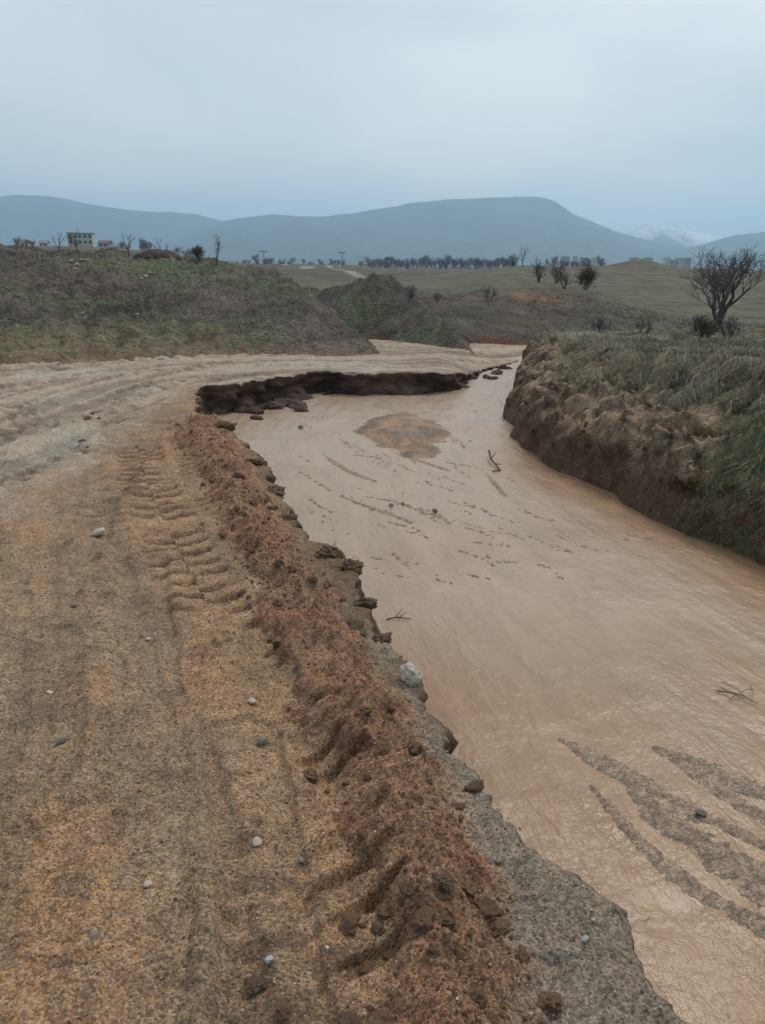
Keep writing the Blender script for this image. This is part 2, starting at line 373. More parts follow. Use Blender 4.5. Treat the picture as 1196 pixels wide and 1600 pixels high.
xs, ys = np.meshgrid(np.arange(-16, 1.2, 0.08), np.arange(-4, 17, 0.08), indexing='ij'); sh = xs.shape; x, y = xs.ravel(), ys.ravel()
inside = in_poly(ROAD_POLY, x, y); dl, _, _ = poly_info(LIP_S, x, y); sd = np.where(inside, dl, -dl)
z, col = road_surface(x, y, True, sd); ang = np.degrees(np.arctan2(x, y)); rr = np.hypot(x, y)
covered = (rr > 0.95) & (ang > -42) & (ang < 31.5); Q = grid_faces(*sh); Q = Q[(~covered[Q]).any(1) & (sd[Q] > 0.03).all(1)]
V, Q, col = compact(np.stack([x, y, z - 0.003], 1), Q, col)
struct('road', mesh_np('road_verge', V, Q, col), M_road, 'dirt road surface beside the camera')

# ------------------------------------------------------------------ ground: broken edge of the road (cut bank)
L2 = resample(LIP_S[1:], lambda p: 0.0045 * max(1.3, math.hypot(*p)))
tang = np.gradient(L2, axis=0)
k = 9; ker = np.ones(k) / k
tang = np.stack([np.convolve(np.pad(tang[:, i], k // 2, 'edge'), ker, 'valid') for i in range(2)], 1)
tang /= np.linalg.norm(tang, axis=1)[:, None] + 1e-9
nrm = np.stack([tang[:, 1], -tang[:, 0]], 1)       # towards the river
ds = np.r_[0, np.cumsum(np.hypot(*np.diff(L2, axis=0).T))]
NJ = 46
prof_o = np.interp(np.linspace(0, 1, NJ), [0, .06, .2, .27, .36, .5, .75, .9, 1], [-.17, -.12, -.035, 0.0, 0.005, -.03, -.05, .0, .09])
prof_t = np.interp(np.linspace(0, 1, NJ), [0, .2, .27, .36, 1], [0, 0, .02, .10, 1])     # fraction of the face height
rdist = np.hypot(L2[:, 0], L2[:, 1]); far_c = sstep(12.0, 13.0, L2[:, 1])
chunk = fbm2(ds * 3.1, ds * 0 + 3.3, 4, 61, 0.6) * 0.06
O = prof_o[None, :] + chunk[:, None] * sstep(-.12, 0.0, prof_o)[None, :]
X = L2[:, :1] + nrm[:, :1] * O; Y = L2[:, 1:] + nrm[:, 1:] * O
zt, ct = road_surface(X.ravel(), Y.ravel(), True, -O.ravel()); zt = zt.reshape(X.shape); ct = ct.reshape(X.shape + (3,))
top_z = zt[:, 12][:, None]
FACE = np.maximum(top_z - (WATER - 0.12), 0.1)
T = prof_t[None, :]
Z = np.where(T > 0.001, top_z - T * FACE, zt + 0.005 * sstep(-0.16, -0.1, O) - 0.008 * sstep(-.13, -.17, O))
notch = far_c * (0.09 * np.maximum(0, fbm2(ds * 1.7, ds * 0 + 8, 4, 73, 0.6)) + 0.015 * noise2(ds * 6, ds * 0, 74)); Z -= notch[:, None] * sstep(-.15, -.02, O) * sstep(1.0, .5, T)
fm = sstep(0.0, 0.06, T) * (1 - 0.65 * far_c[:, None] * sstep(.35, .1, T)) * np.ones_like(X)
dsp = fbm3(X * 5, Y * 5, Z * 6, 4, 62, 0.55) * (0.055 + 0.04 * far_c[:, None]) + far_c[:, None] * sstep(.12, .5, T) * fbm3(X * 1.7, Y * 1.7, Z * 2.5, 3, 63) * 0.14 + np.abs(noise3(X * 13, Y * 13, Z * 15, 67)) * 0.02
slump = far_c[:, None] * sstep(0.35, 1.0, T) * (0.45 * np.maximum(0, fbm2(ds * 1.1, ds * 0, 2, 68) + 0.25))[:, None]
X += nrm[:, :1] * (dsp * fm + slump); Y += nrm[:, 1:] * (dsp * fm + slump)
Z += fm * fbm3(X * 9, Y * 9, Z * 9, 3, 64) * 0.015
strata = 0.5 + 0.5 * noise3(X * 0.8, Y * 0.8, Z * 14, 66)
fc_near = cmix(CLAY * 0.75, DARK * 1.3, strata); blot = 0.5 + 0.8 * fbm3(X * 1.6, Y * 1.6, Z * 3, 3, 69); fc_far = cmix(cmix(S(112, 88, 72), S(50, 41, 38), strata), S(58, 44, 46), np.clip(blot, 0, 1) * .6)
fc = cmix(fc_near, fc_far, np.repeat(far_c[:, None], NJ, 1))
cc = cmix(ct, fc, sstep(0.0, 0.05, T) * np.ones_like(X))
struct('riverbank', mesh_np('riverbank', np.stack([X, Y, Z], -1).reshape(-1, 3), grid_faces(len(L2), NJ), cc.reshape(-1, 3)), M_bank, 'crumbling vertical soil edge where the flood cut the road')

# ------------------------------------------------------------------ river: bed with gravel bars, muddy water
RW_PX = [(1196,890),(1150,868),(1100,845),(1050,822),(1000,797),(960,778),(920,758),(880,738),(840,715),(815,698),(798,680),(795,660),(799,625),(805,600),(815,577),(822,562)]
RWATER = water_pts(RW_PX)
RWATER = smooth_poly(np.vstack([[6.5, -6], [4.6, 2.5], RWATER, [[5.5, 22.6], [8, 24.2], [13, 25.5], [30, 27]]]), 2)
FLOW = smooth_poly(np.array([(9,23.4),(5.5,22),(3.2,20),(1.0,16),(0.0,12.5),(0.8,8.5),(1.6,5.5),(2.6,2.5),(3.2,-3)], float))
BARS = [([(880,1156),(950,1195),(1018,1238)], .075), ([(925,1230),(985,1300),(1060,1375),(1200,1455)], .05), ([(1012,1225),(1100,1278),(1215,1330)], .045),
        ([(1030,1172),(1120,1210),(1215,1250)], .085), ([(990,1238),(1080,1310),(1215,1390)], .13), ([(1060,1195),(1215,1290)], .05),
        ([(505,710),(540,735),(585,752)], .05), ([(530,775),(600,800),(640,815)], .04), ([(600,778),(690,810)], .03), ([(640,715),(700,735)], .05), ([(760,740),(790,775)], .04)]
x, y = polar(1.6, 25, 620, -20, 42, 430)
z = np.full(x.shape, WATER - 0.06); n = fbm2(x * 16, y * 16, 4, 81, 0.7); nn = fbm2(x * 2.2, y * 2.2, 3, 82); n4 = noise2(x * 55, y * 55, 83)
for px, w in BARS:
    P = smooth_poly(water_pts(px), 2); d, _, s = poly_info(P, x, y); tot = np.hypot(*np.diff(P, axis=0).T).sum()
    taper = sstep(-0.05, 0.45, s / tot) if w < .1 else sstep(0, .3, s / tot)
    wl = w * (0.35 + 0.65 * taper)
    z = np.maximum(z, WATER - 0.010 + 0.0155 * sstep(wl * 2.1, wl * 0.2, d + 0.5 * wl * nn) * (1 + 0.2 * nn) + (n * 0.0028 + n4 * 0.0025) * sstep(wl * 2.2, wl, d))
dF, sF, aF = poly_info(FLOW, x, y); qF = np.where(sF > 0, dF, -dF)
for i in range(110):
    r_ = np.random.default_rng(900 + i); ui, vi = r_.uniform(430, 1000), r_.uniform(620, 900); P0 = water_pts([(ui, vi), (ui + r_.uniform(18, 60), vi + r_.uniform(4, 24))])
    mid_ = (P0[0] + P0[1]) / 2; P0 = smooth_poly(np.array([P0[0], mid_ + r_.normal(0, .05, 2), P0[1]]), 1)
    near_ = (np.abs(x - mid_[0]) < 1.2) & (np.abs(y - mid_[1]) < 1.5); d_, _, _ = poly_info(P0, x[near_], y[near_]); wl = r_.uniform(.012, .03)
    z[near_] = np.maximum(z[near_], WATER - 0.012 + 0.015 * sstep(wl * 2, 0, d_) + 0.013 * n[near_] * sstep(wl * 3, wl, d_))
BAR = np.array(water_pts([(556,668),(580,656),(620,648),(652,648),(690,660),(706,676),(704,690),(682,694),(690,710),(668,720),(640,718),(610,706),(575,692),(556,682)]))
BARP = smooth_poly(np.vstack([BAR, BAR[:1]]), 1)
d, _, _ = poly_info(BARP, x, y); sdb = np.where(in_poly(BARP, x, y), d, -d)
z = np.maximum(z, WATER - 0.02 + (0.115 + 0.06 * nn) * sstep(-0.12, 0.5, sdb + 0.10 * nn) + n * 0.014 * sstep(-0.3, 0.1, sdb))
ring = np.abs(sdb + 0.26 + 0.05 * nn)
z = np.maximum(z, WATER - 0.014 + 0.016 * sstep(0.09, 0.02, ring) * sstep(-0.1, 0.35, n + nn * .5))
bc = cmix(S(146, 124, 104)[None, :], S(118, 100, 84)[None, :], sstep(-0.3, 0.5, n))
bc = cmix(bc, cmix(S(152, 118, 88)[None, :], S(120, 102, 87)[None, :], sstep(-0.25, 0.35, nn)), sstep(-0.12, 0.05, sdb))
struct('gravel_bar', mesh_np('gravel_bar', np.stack([x, y, z], 1), grid_faces(620, 430), bc), M_bed, 'sandy bar and grey gravel streaks showing above the muddy water')

def water_mat():
    m = bpy.data.materials.new('silty_flood_water'); m.use_nodes = True; nt = m.node_tree; N = nt.nodes.new; Lk = nt.links.new
    b = nt.nodes['Principled BSDF']; b.inputs['Specular IOR Level'].default_value = 0.5; b.inputs['IOR'].default_value = 1.33
    at = N('ShaderNodeAttribute'); at.attribute_name = 'Col'
    fl = N('ShaderNodeAttribute'); fl.attribute_name = 'flow'
    def tex(src, scale, det, sc=(1, 1, 1), ro=0.55):
        mp = N('ShaderNodeMapping'); mp.inputs['Scale'].default_value = sc; Lk(src, mp.inputs[0])
        n = N('ShaderNodeTexNoise'); n.inputs['Scale'].default_value = scale; n.inputs['Detail'].default_value = det; n.inputs['Roughness'].default_value = ro
        Lk(mp.outputs[0], n.inputs['Vector']); return n.outputs[0]
    def mr(s, a, bb, c, d):
        n = N('ShaderNodeMapRange'); n.inputs[1].default_value = a; n.inputs[2].default_value = bb; n.inputs[3].default_value = c; n.inputs[4].default_value = d; Lk(s, n.inputs[0]); return n.outputs[0]
    def op(o, a, bb):
        n = N('ShaderNodeMath'); n.operation = o
        for k, s in enumerate((a, bb)):
            if isinstance(s, (int, float)): n.inputs[k].default_value = s
            else: Lk(s, n.inputs[k])
        return n.outputs[0]
    V_ = fl.outputs['Vector']
    streak = tex(V_, 3.0, 5, (0.35, 1.6, 1), 0.6)        # silt streaks drawn out along the current
    fine = tex(V_, 16.0, 4, (0.8, 1.0, 1), 0.6); rip = tex(V_, 34.0, 3, (1.0, 0.55, 1), 0.6)
    amt = mr(tex(V_, 1.3, 3), 0.35, 0.65, 0.35, 1.0)
    k = op('MULTIPLY', mr(streak, 0.3, 0.7, 0.88, 1.07), mr(fine, 0.3, 0.7, 0.94, 1.05))
    vm = N('ShaderNodeVectorMath'); vm.operation = 'SCALE'; Lk(at.outputs['Color'], vm.inputs[0]); Lk(k, vm.inputs['Scale']); Lk(vm.outputs[0], b.inputs['Base Color'])
    h = op('ADD', op('MULTIPLY', fine, 0.010), op('ADD', op('MULTIPLY', rip, 0.0045), op('MULTIPLY', streak, 0.030)))
    bp = N('ShaderNodeBump'); bp.inputs['Distance'].default_value = 1.0; Lk(op('MULTIPLY', h, amt), bp.inputs['Height']); bp.inputs['Strength'].default_value = 1.0
    Lk(bp.outputs[0], b.inputs['Normal'])
    Lk(mr(streak, 0.3, 0.7, 0.22, 0.36), b.inputs['Roughness'])
    return m
M_water = water_mat()
x, y = polar(0.5, 40, 300, -40, 60, 220)
d, sdf, s = poly_info(FLOW, x, y); q = np.where(sdf > 0, d, -d)
z = np.full(x.shape, WATER) + 0.002 * fbm2(q * 4, s * 1.6, 3, 91)
nn = fbm2(x * 0.6, y * 0.6, 3, 92)
wc = cmix(S(164, 142, 121)[None, :], S(150, 120, 92)[None, :], sstep(7.5, 2.0, y + 2.5 * nn))
drb, _, _ = poly_info(RWATER, x, y)
wc = cmix(wc, S(150, 112, 80), sstep(1.1, 0.1, drb + 0.3 * nn) * sstep(13, 9, y) * 0.7)
me = mesh_np('river', np.stack([x, y, z], 1), grid_faces(300, 220), wc)
a = me.attributes.new('flow', 'FLOAT_VECTOR', 'POINT'); a.data.foreach_set('vector', np.stack([s + 0.15 * nn, q, z * 0], 1).astype(np.float32).ravel())
struct('river', me, M_water, 'shallow brown muddy flood water')

# ------------------------------------------------------------------ ground: opposite bank and the flat above it
def plat(x, y): return 0.62 - 0.058 * (y - 8.0) * (y > 8) + 0.08 * fbm2(x * 0.6, y * 0.6, 3, 101) + 0.04 * fbm2(x * 2.4, y * 2.4, 3, 102)
def opp_land(x, y):
    d, sd_, s = poly_info(RWATER, x, y); sdw = np.where(sd_ < 0, d, -d)
    w = sdw + 0.14 * fbm2(x * 1.1, y * 1.1, 2, 103, 0.5) + 0.05 * fbm2(x * 4.3, y * 4.3, 3, 100, 0.6) * sstep(0.1, 0.5, sdw)
    pr = np.interp(w, [-1, -0.05, 0.02, 0.16, 0.30, 0.55, 0.95, 1.55, 1.72, 1.95, 2.4, 4], [-1.6, -1.05, -0.80, -0.40, -0.28, -0.14, 0.06, 0.30, 0.46, 0.64, 0.72, 1.2])
    slump = fbm2(x * 1.3, y * 1.3, 3, 108) * 0.13 + fbm2(x * 3.0, y * 3.0, 4, 104, 0.6) * 0.14 + np.abs(fbm2(x * 7, y * 7, 3, 105)) * 0.04; led = noise2(x * 1.1 + 4, y * 1.1, 109) * .1; st = (pr + led) / 0.16; slump = slump + 0.045 * (np.floor(st) + sstep(.55, 1, st - np.floor(st)) - st + .5)
    pl = plat(x, y); z = np.minimum(pl, pr + slump * sstep(0.05, 0.3, w))
    return z, sdw, w, pl - z
x, y = polar(4.2, 26, 470, 1.5, 46, 470)
z, sdw, w, below = opp_land(x, y)
push = (fbm3(x * 2.6, y * 2.6, z * 3.5, 4, 109, 0.6) * 0.13 + np.abs(noise3(x * 8, y * 8, z * 9, 110)) * 0.05) * sstep(-0.05, 0.15, w) * sstep(2.0, 1.2, w); x = x - 0.82 * push; y = y - 0.5 * push
Q = grid_faces(470, 470); Q = Q[(sdw[Q] > -0.25).any(1)]
ov = sstep(0.0, 0.25, w) * sstep(0.35, 0.0, below) * sstep(0.02, 0.1, below)      # turf lip leans out over the scar
n2_ = fbm2(x * 1.2, y * 1.2, 4, 106); n3_ = fbm2(x * 4.5, y * 4.5, 3, 107)
soil = cmix(S(154, 131, 104)[None, :], S(112, 95, 77)[None, :], sstep(-0.35, 0.45, n3_ + 0.4 * n2_))
wetc = S(96, 74, 58)
gcol = cmix(S(122, 110, 92)[None, :], S(108, 104, 84)[None, :], sstep(-0.3, 0.4, n2_))
grass_m = np.clip(sstep(0.55, 1.25, w + 0.45 * n2_) * 0.85, 0, 1)
OPP_GRASS = lambda X_, Y_, W_: sstep(0.75, 1.3, W_ + 0.75 * fbm2(X_ * 1.2, Y_ * 1.2, 4, 106))
col = cmix(soil, wetc, sstep(0.30, 0.05, w + 0.1 * n3_) * 0.85); col = cmix(col, gcol, grass_m)
topc = cmix(S(132, 124, 106)[None, :], S(100, 102, 84)[None, :], sstep(-0.3, 0.4, n2_))
col = cmix(col, topc, sstep(0.06, 0.0, below))
V, Q, col = compact(np.stack([x, y, z], 1), Q, col)
struct('riverbank', mesh_np('opposite_riverbank', V, Q, col), M_side, 'grassy eroded far bank of the muddy river')

# ------------------------------------------------------------------ ground: hillside on the left of the road
RIDGE_1 = np.array([(0.25,18.55,-.62),(-0.9,21.3,-.10),(-1.75,24,.34),(-2.7,25.2,.92),(-3.7,26,1.74),(-6,27,1.92),(-10,27.5,2.02),(-18,27,2.05),(-30,24,2.1),(-45,18,2.2)])
RIDGE_2 = np.array([(2.55,20.6,-.85),(1.75,23.6,-.05),(1.0,26,.50),(.2,27.6,1.12),(-.5,28.2,1.20),(-1.4,29.5,.80),(-3,33,.5),(-6,40,.3)])
FOOT = road_pts([(0,578),(60,573),(150,568),(250,562),(350,558),(450,557),(550,557),(640,558),(700,556),(735,548)])
FOOT = smooth_poly(np.vstack([[-30, 3], [-14, 12.5], FOOT, [3.4, 22.5]]), 2)
def ridge_h(R, x, y, slope, back):
    best = np.full(x.shape, -1e9)
    for a, b in zip(R[:-1], R[1:]):
        d = b - a; l2 = d[0] ** 2 + d[1] ** 2
        t = np.clip(((x - a[0]) * d[0] + (y - a[1]) * d[1]) / l2, 0, 1)
        px_, py_ = a[0] + t * d[0], a[1] + t * d[1]; dist = np.hypot(x - px_, y - py_)
        zz = a[2] + t * d[2] - np.where(y > py_, back, slope) * dist
        best = np.maximum(best, zz)
    return best
def hill_h(x, y):
    h2 = ridge_h(RIDGE_2, x, y, 0.80, 0.9)
    d, sd_, _ = poly_info(FOOT, x, y); into = np.where(sd_ > 0, d, -d)
    face = SLOPE * y - 0.05 + np.interp(into, [-3, 0, 1.2, 3, 6.5, 9.5, 14], [-1.6, 0.0, 0.5, 1.0, 1.9, 2.45, 3.2])
    o = np.argsort(RIDGE_1[:, 0]); cap = np.interp(x, RIDGE_1[o, 0], RIDGE_1[o, 2]) - 0.9 * np.maximum(0, x - 0.25); yr = np.interp(x, RIDGE_1[o, 0], RIDGE_1[o, 1])
    e = face - cap; front = np.where(e < -0.4, face, cap - 0.2 + 0.2 * np.tanh((e + 0.2) / 0.4) - 0.0)
    front = np.minimum(face, cap) - 0.18 * np.exp(-(e / 0.3) ** 2)
    h1 = np.where(y < yr, front, np.minimum(front, cap - 0.85 * (y - yr)))
    gul = fbm2(x * 0.9 + y * 0.25, y * 0.30, 4, 111, 0.55)
    h = np.logaddexp(h1 * 9, h2 * 9) / 9
    amp = sstep(-0.3, 1.2, into)
    rill = np.abs(fbm2((x * 0.9 - y * 0.55) * 1.1, (x * .5 + y) * 0.16, 3, 117)); h = h + amp * sstep(9, 7, into) * (rill - .3) * 0.22 * sstep(1.5, -1.0, x) + amp * (gul * lerp(0.2, 0.08, sstep(-5, -1, x)) + fbm2(x * 3, y * 3, 4, 112, 0.6) * 0.035) - 0.02
    return np.minimum(h, SLOPE * y - 0.04 + 9 * np.maximum(0, into + 0.02)), into
x, y = polar(12.5, 60, 420, -46, 9, 640)
z, into = hill_h(x, y)
Q = grid_faces(420, 640); Q = Q[(into[Q] > -0.5).any(1) & (z[Q] > -2.2).any(1)]
n1 = fbm2(x * 0.35, y * 0.35, 4, 113); n2_ = fbm2(x * 1.3, y * 1.3, 4, 114)
def hill_col(x, y, z, into):
    n1 = fbm2(x * 0.35, y * 0.35, 4, 113); n2_ = fbm2(x * 1.3, y * 1.3, 4, 114)
    c = cmix(S(94, 85, 76)[None, :], S(88, 90, 70)[None, :], sstep(-0.2, 0.4, n1)); c = cmix(c, S(74, 68, 62), sstep(0.1, 0.4, fbm2((x * .9 - y * .5) * .8, (x * .5 + y) * .22, 3, 118)) * .8)
    c = cmix(c, S(112, 106, 82), sstep(2.6, 0.8, into + 1.2 * n2_) * sstep(-2, -5, x) * 0.8)
    c = cmix(c, S(80, 92, 70), sstep(1.0, 1.7, z + 0.4 * n2_) * sstep(-9, -5, x) * 0.8)
    bare = sstep(0.9, 0.1, into + 0.5 * n2_)
    c = cmix(c, S(112, 86, 68), bare * 0.7)
    c = cmix(c, S(112, 82, 64), sstep(0.25, 0.6, n2_ + 0.3 * n1) * sstep(2.5, 0.5, into) * 0.6)
    return c * 1.15
V, Q, col = compact(np.stack([x, y, z], 1), Q, hill_col(x, y, z, into))
struct('hill', mesh_np('hill', V, Q, col), M_hill, 'rough olive grass slope beside the road')

# ------------------------------------------------------------------ ground: fields and scarp to the horizon
def field_h(x, y):
    r = np.hypot(x, y)
    n = fbm2(x * 0.02, y * 0.02, 4, 121) * np.clip(r / 60, 0, 3) * 0.8
    plain = -1.1 - 0.0042 * np.maximum(0, y - 40) + n * sstep(60, 200, r) * 0.8
    wr = sstep(-0.07, 0.0, x / np.maximum(y, 1.0)); plain = plain + 8.0 * sstep(-0.10, -0.38, x / np.maximum(y, 1.0)) * sstep(70, 450, y)
    foot = np.interp(x, [0, 2, 4, 6, 9, 14, 30], [24.5, 23.6, 23.4, 24.3, 26.2, 27.5, 30])
    into = y - foot
    sc = np.interp(into, [-3, -0.2, 0.6, 2.5, 6.0, 9.5, 14, 70, 110, 200, 500], [-1.6, -1.0, -0.50, -0.2, 0.25, 0.60, 0.68, 1.2, 1.15, -0.5, -3.0])
    sc = sc - 0.22 * sstep(5.0, 2.5, x) * sstep(4, 9, into)
    sc = sc + sstep(0, 1.5, into) * sstep(40, 10, into) * (fbm2(x * 0.6, y * 0.3, 4, 122, 0.6) * 0.10 + fbm2(x * 2.5, y * 2.5, 3, 123) * 0.04)
    rl = np.interp(y, [8, 20, 27, 31, 45, 70, 95, 120, 220, 500], [.55, -.15, -.50, -.60, 0.05, 0.85, 1.35, 1.25, -0.6, -3.0]) + 0.08 * fbm2(x * 0.4, y * 0.4, 3, 124) * sstep(10, 25, y)
    rl = rl + 0.9 * np.exp(-((x - 29) ** 2 / 9 + (y - 92) ** 2 / 30))
    rt = lerp(sc, rl, sstep(7, 15, x + 0.02 * (y - 25)))
    near = lerp(plain, rt, wr * lerp(1.0, sstep(0.015, 0.17, x / np.maximum(y, 1.0)), sstep(10, 34, into)))
    far = -3.0 - 0.0042 * (y - 500) + n * 0.8
    return np.where(y > 500, lerp(near, far, sstep(500, 700, y)), near)
x, y = polar(22, 12000, 900, -48, 48, 520)
z = field_h(x, y); z = np.where(y < 22.5, np.minimum(z, -1.2), z)
r = np.hypot(x, y); u_ = x / np.maximum(y, 1)
n1 = fbm2(x * 0.05, y * 0.05, 4, 131); n2_ = fbm2(x * 0.5, y * 0.5, 4, 132); n3_ = noise2(x * 0.008, y * 0.02, 133)
col = cmix(S(86, 87, 69)[None, :], S(94, 83, 70)[None, :], sstep(-0.2, 0.35, n1 + 0.25 * n2_))
foot = np.interp(x, [0, 2, 4, 6, 9, 14, 30], [24.5, 23.6, 23.4, 24.3, 26.2, 27.5, 30]); into = y - foot
scm = sstep(11, 7.5, into + 1.5 * n2_) * sstep(12, 7, x)
col = cmix(col, cmix(S(88, 77, 67)[None, :], S(74, 68, 60)[None, :], sstep(-0.3, 0.4, n2_)), scm)
col = cmix(col, S(132, 98, 72), np.exp(-(((x - 5.8) / 1.0) ** 2 + ((y - 31) / 1.6) ** 2)) * 0.9)
col = cmix(col, S(112, 74, 56), sstep(0.7, 0.1, into + 0.3 * n2_) * 0.8)
col = cmix(col, S(88, 86, 70), sstep(12, 16, into) * sstep(90, 60, r) * 0.8 * (x > 0))
strip = np.floor(noise2(x * 0.004 + 9, y * 0.012, 134) * 6)
fieldc = cmix(S(80, 82, 72)[None, :], S(92, 85, 74)[None, :], (np.sin(strip * 2.3) * .5 + .5))
col = cmix(col, fieldc, sstep(110, 160, r) * 0.85)
for P in ([(440,419),(480,427),(540,417),(600,415)], [(480,427),(520,431),(575,436)]):
    P = np.array([on_plane(u, v, -0.0042, -1.0)[:2] for u, v in P]); d, _, _ = poly_info(P, x, y)
    col = cmix(col, S(150, 142, 128), sstep(1.6, 0.6, d) * .8)
struct('field', mesh_np('field', np.stack([x, y, z], 1), grid_faces(900, 520), col), M_field, 'grey green valley fields and low brown scarp')
# one broad sheet under everything, out past the frame
xg, yg = np.meshgrid(np.linspace(-13900, 13900, 60), np.linspace(-5900, 14900, 60), indexing='ij')
zg = np.full(xg.shape, -60.0)
struct('ground', mesh_np('ground', np.stack([xg.ravel(), yg.ravel(), zg.ravel()], 1), grid_faces(60, 60), np.repeat(S(104, 100, 84)[None, :], 3600, 0)), M_field)

# ------------------------------------------------------------------ mountains
def mountain(name, prof, D, depth, seed, base_v, label, colr, snow=None, nu=260, nt=46):
    us = np.linspace(prof[0][0], prof[-1][0], nu); vs_ = np.interp(us, [p[0] for p in prof], [p[1] for p in prof])
    vs_ = vs_ + fbm2(us * 0.02, us * 0, 4, seed) * 1.6
    top = np.array([at_depth(u, v, D) for u, v in zip(us, vs_)])
    ts = np.linspace(0, 1.5, nt); Vv = []; Cc = []
    for t in ts:
        yy = D - depth + depth * t
        X = top[:, 0] * (yy / D * 0.6 + 0.4); Y = np.full(nu, yy)
        k = np.where(t <= 1, t ** 1.5, np.maximum(0, 1 - (t - 1) * 1.4))
        H = (top[:, 2] + 60) * k - 60
        g = fbm2(X / (depth * 0.18), Y / (depth * 0.5), 5, seed + 3, 0.55)
        H = H + g * (top[:, 2].mean()) * 0.30 * np.minimum(t, 1) * (1 - np.minimum(t, 1)) * 2.4
        Vv.append(np.stack([X, Y, H], 1))
        c = np.repeat(colr[None, :], nu, 0)
        if snow is not None:
            sn = sstep(snow, snow * 1.5, H + g * top[:, 2].mean() * 0.22); c = cmix(c, np.array([.75, .76, .78]), sn)
        Cc.append(c)
    return struct(name, mesh_np(name, np.concatenate(Vv), grid_faces(nt, nu), np.concatenate(Cc)), M_mount, label)
mountain('mountain', [(-420,330),(-150,312),(0,307),(60,305),(100,310),(170,325),(250,331),(310,335),(345,345),(400,352),(520,372),(600,392)], 9600, 3000, 201, 400, 'long pale blue ridge', S(70, 76, 66))
mountain('mountain', [(250,385),(320,358),(350,346),(372,340),(430,335),(470,338),(510,338),(580,329),(640,318),(700,311),(760,309),(800,308),(842,307),(866,314),(900,337),(960,361),(1020,377),(1080,388),(1130,396),(1250,404)], 8200, 3200, 203, 405, 'broad flat topped blue mountain', S(64, 72, 64))
mountain('mountain', [(780,330),(862,314),(890,327),(930,345),(975,354),(1010,352),(1060,356),(1090,363),(1130,371),(1200,366),(1320,372),(1500,380)], 9400, 1600, 205, 405, 'distant snow streaked ridge', S(84, 88, 88), snow=210)
mountain('mountain', [(1000,410),(1060,394),(1110,378),(1150,367),(1200,362),(1300,352),(1450,345),(1700,350)], 7400, 2200, 207, 410, 'dark blue foothill', S(62, 70, 62))

# ------------------------------------------------------------------ haze
def box_mesh(name, lo, hi):
    V = [(a, b, c) for a in (lo[0], hi[0]) for b in (lo[1], hi[1]) for c in (lo[2], hi[2])]
    Fc = [(0,1,3,2),(4,6,7,5),(0,4,5,1),(2,3,7,6),(0,2,6,4),(1,5,7,3)]
    me = bpy.data.meshes.new(name); me.from_pydata(V, [], Fc); me.update(); return me
mh = bpy.data.materials.new('valley_haze'); mh.use_nodes = True; mh.node_tree.nodes.clear()
ho = mh.node_tree.nodes.new('ShaderNodeOutputMaterial'); hv = mh.node_tree.nodes.new('ShaderNodeVolumePrincipled')
hv.inputs['Density'].default_value = 1.35e-4; hv.inputs['Color'].default_value = (0.53, 0.78, 1.0, 1); hv.inputs['Anisotropy'].default_value = 0.4
mh.node_tree.links.new(hv.outputs[0], ho.inputs['Volume'])
hz = link('haze', box_mesh('haze', (-14000, -6000, -61), (14000, 15000, 860)), mh)
hz['kind'] = 'stuff'; hz['label'] = 'thin blue haze over the valley'; hz['category'] = 'haze'


# ================================================================== objects
rng = np.random.default_rng(7); random.seed(7)

# ------------------------------------------------------------------ grass (stuff)
def blades(name, P, h, wd, lean, cols, label, cat='grass'):
    """many bent tapering blades as one mesh; lean = horizontal vector of the tip, in blade lengths"""
    n = len(P); a = rng.uniform(0, 2 * math.pi, n); sx = np.cos(a) * wd / 2; sy = np.sin(a) * wd / 2
    sid = np.stack([sx, sy, sx * 0], 1)
    mid = P + np.stack([lean[:, 0] * h * 0.32, lean[:, 1] * h * 0.32, h * 0.62], 1)
    tip = P + np.stack([lean[:, 0] * h, lean[:, 1] * h, h * (1.0 - 0.55 * np.hypot(lean[:, 0], lean[:, 1]))], 1)
    V = np.stack([P - sid, P + sid, mid - sid * .7, mid + sid * .7, tip], 1).reshape(-1, 3)
    b = (np.arange(n) * 5)[:, None, None]
    T = (np.array([[0, 1, 3], [0, 3, 2], [2, 3, 4]])[None] + b).reshape(-1, 3)
    o = link(name, mesh_np(name, V, T, np.repeat(cols, 5, 0), smooth=False), M_grass)
    return tag(o, label, cat, kind='stuff')
def tufts(xy, per, spread):
    n = len(xy); p = np.repeat(xy, per, 0) + rng.normal(0, spread, (n * per, 2)); return p, np.repeat(np.arange(n), per)
def wedge(n, r0, r1, a0, a1):
    r = np.sqrt(rng.uniform(r0 * r0, r1 * r1, n)); a = np.radians(rng.uniform(a0, a1, n)); return np.stack([r * np.sin(a), r * np.cos(a)], 1)
def gcolors(n, pal, wts, var=0.18):
    k = rng.choice(len(pal), n, p=np.array(wts) / sum(wts)); c = np.array(pal)[k]
    return c * rng.uniform(1 - var, 1 + var, (n, 1))
DRY, STRAW, OLIVE, GREEN, DEAD = S(132, 122, 104), S(156, 146, 126), S(102, 100, 76), S(98, 112, 82), S(104, 94, 82)

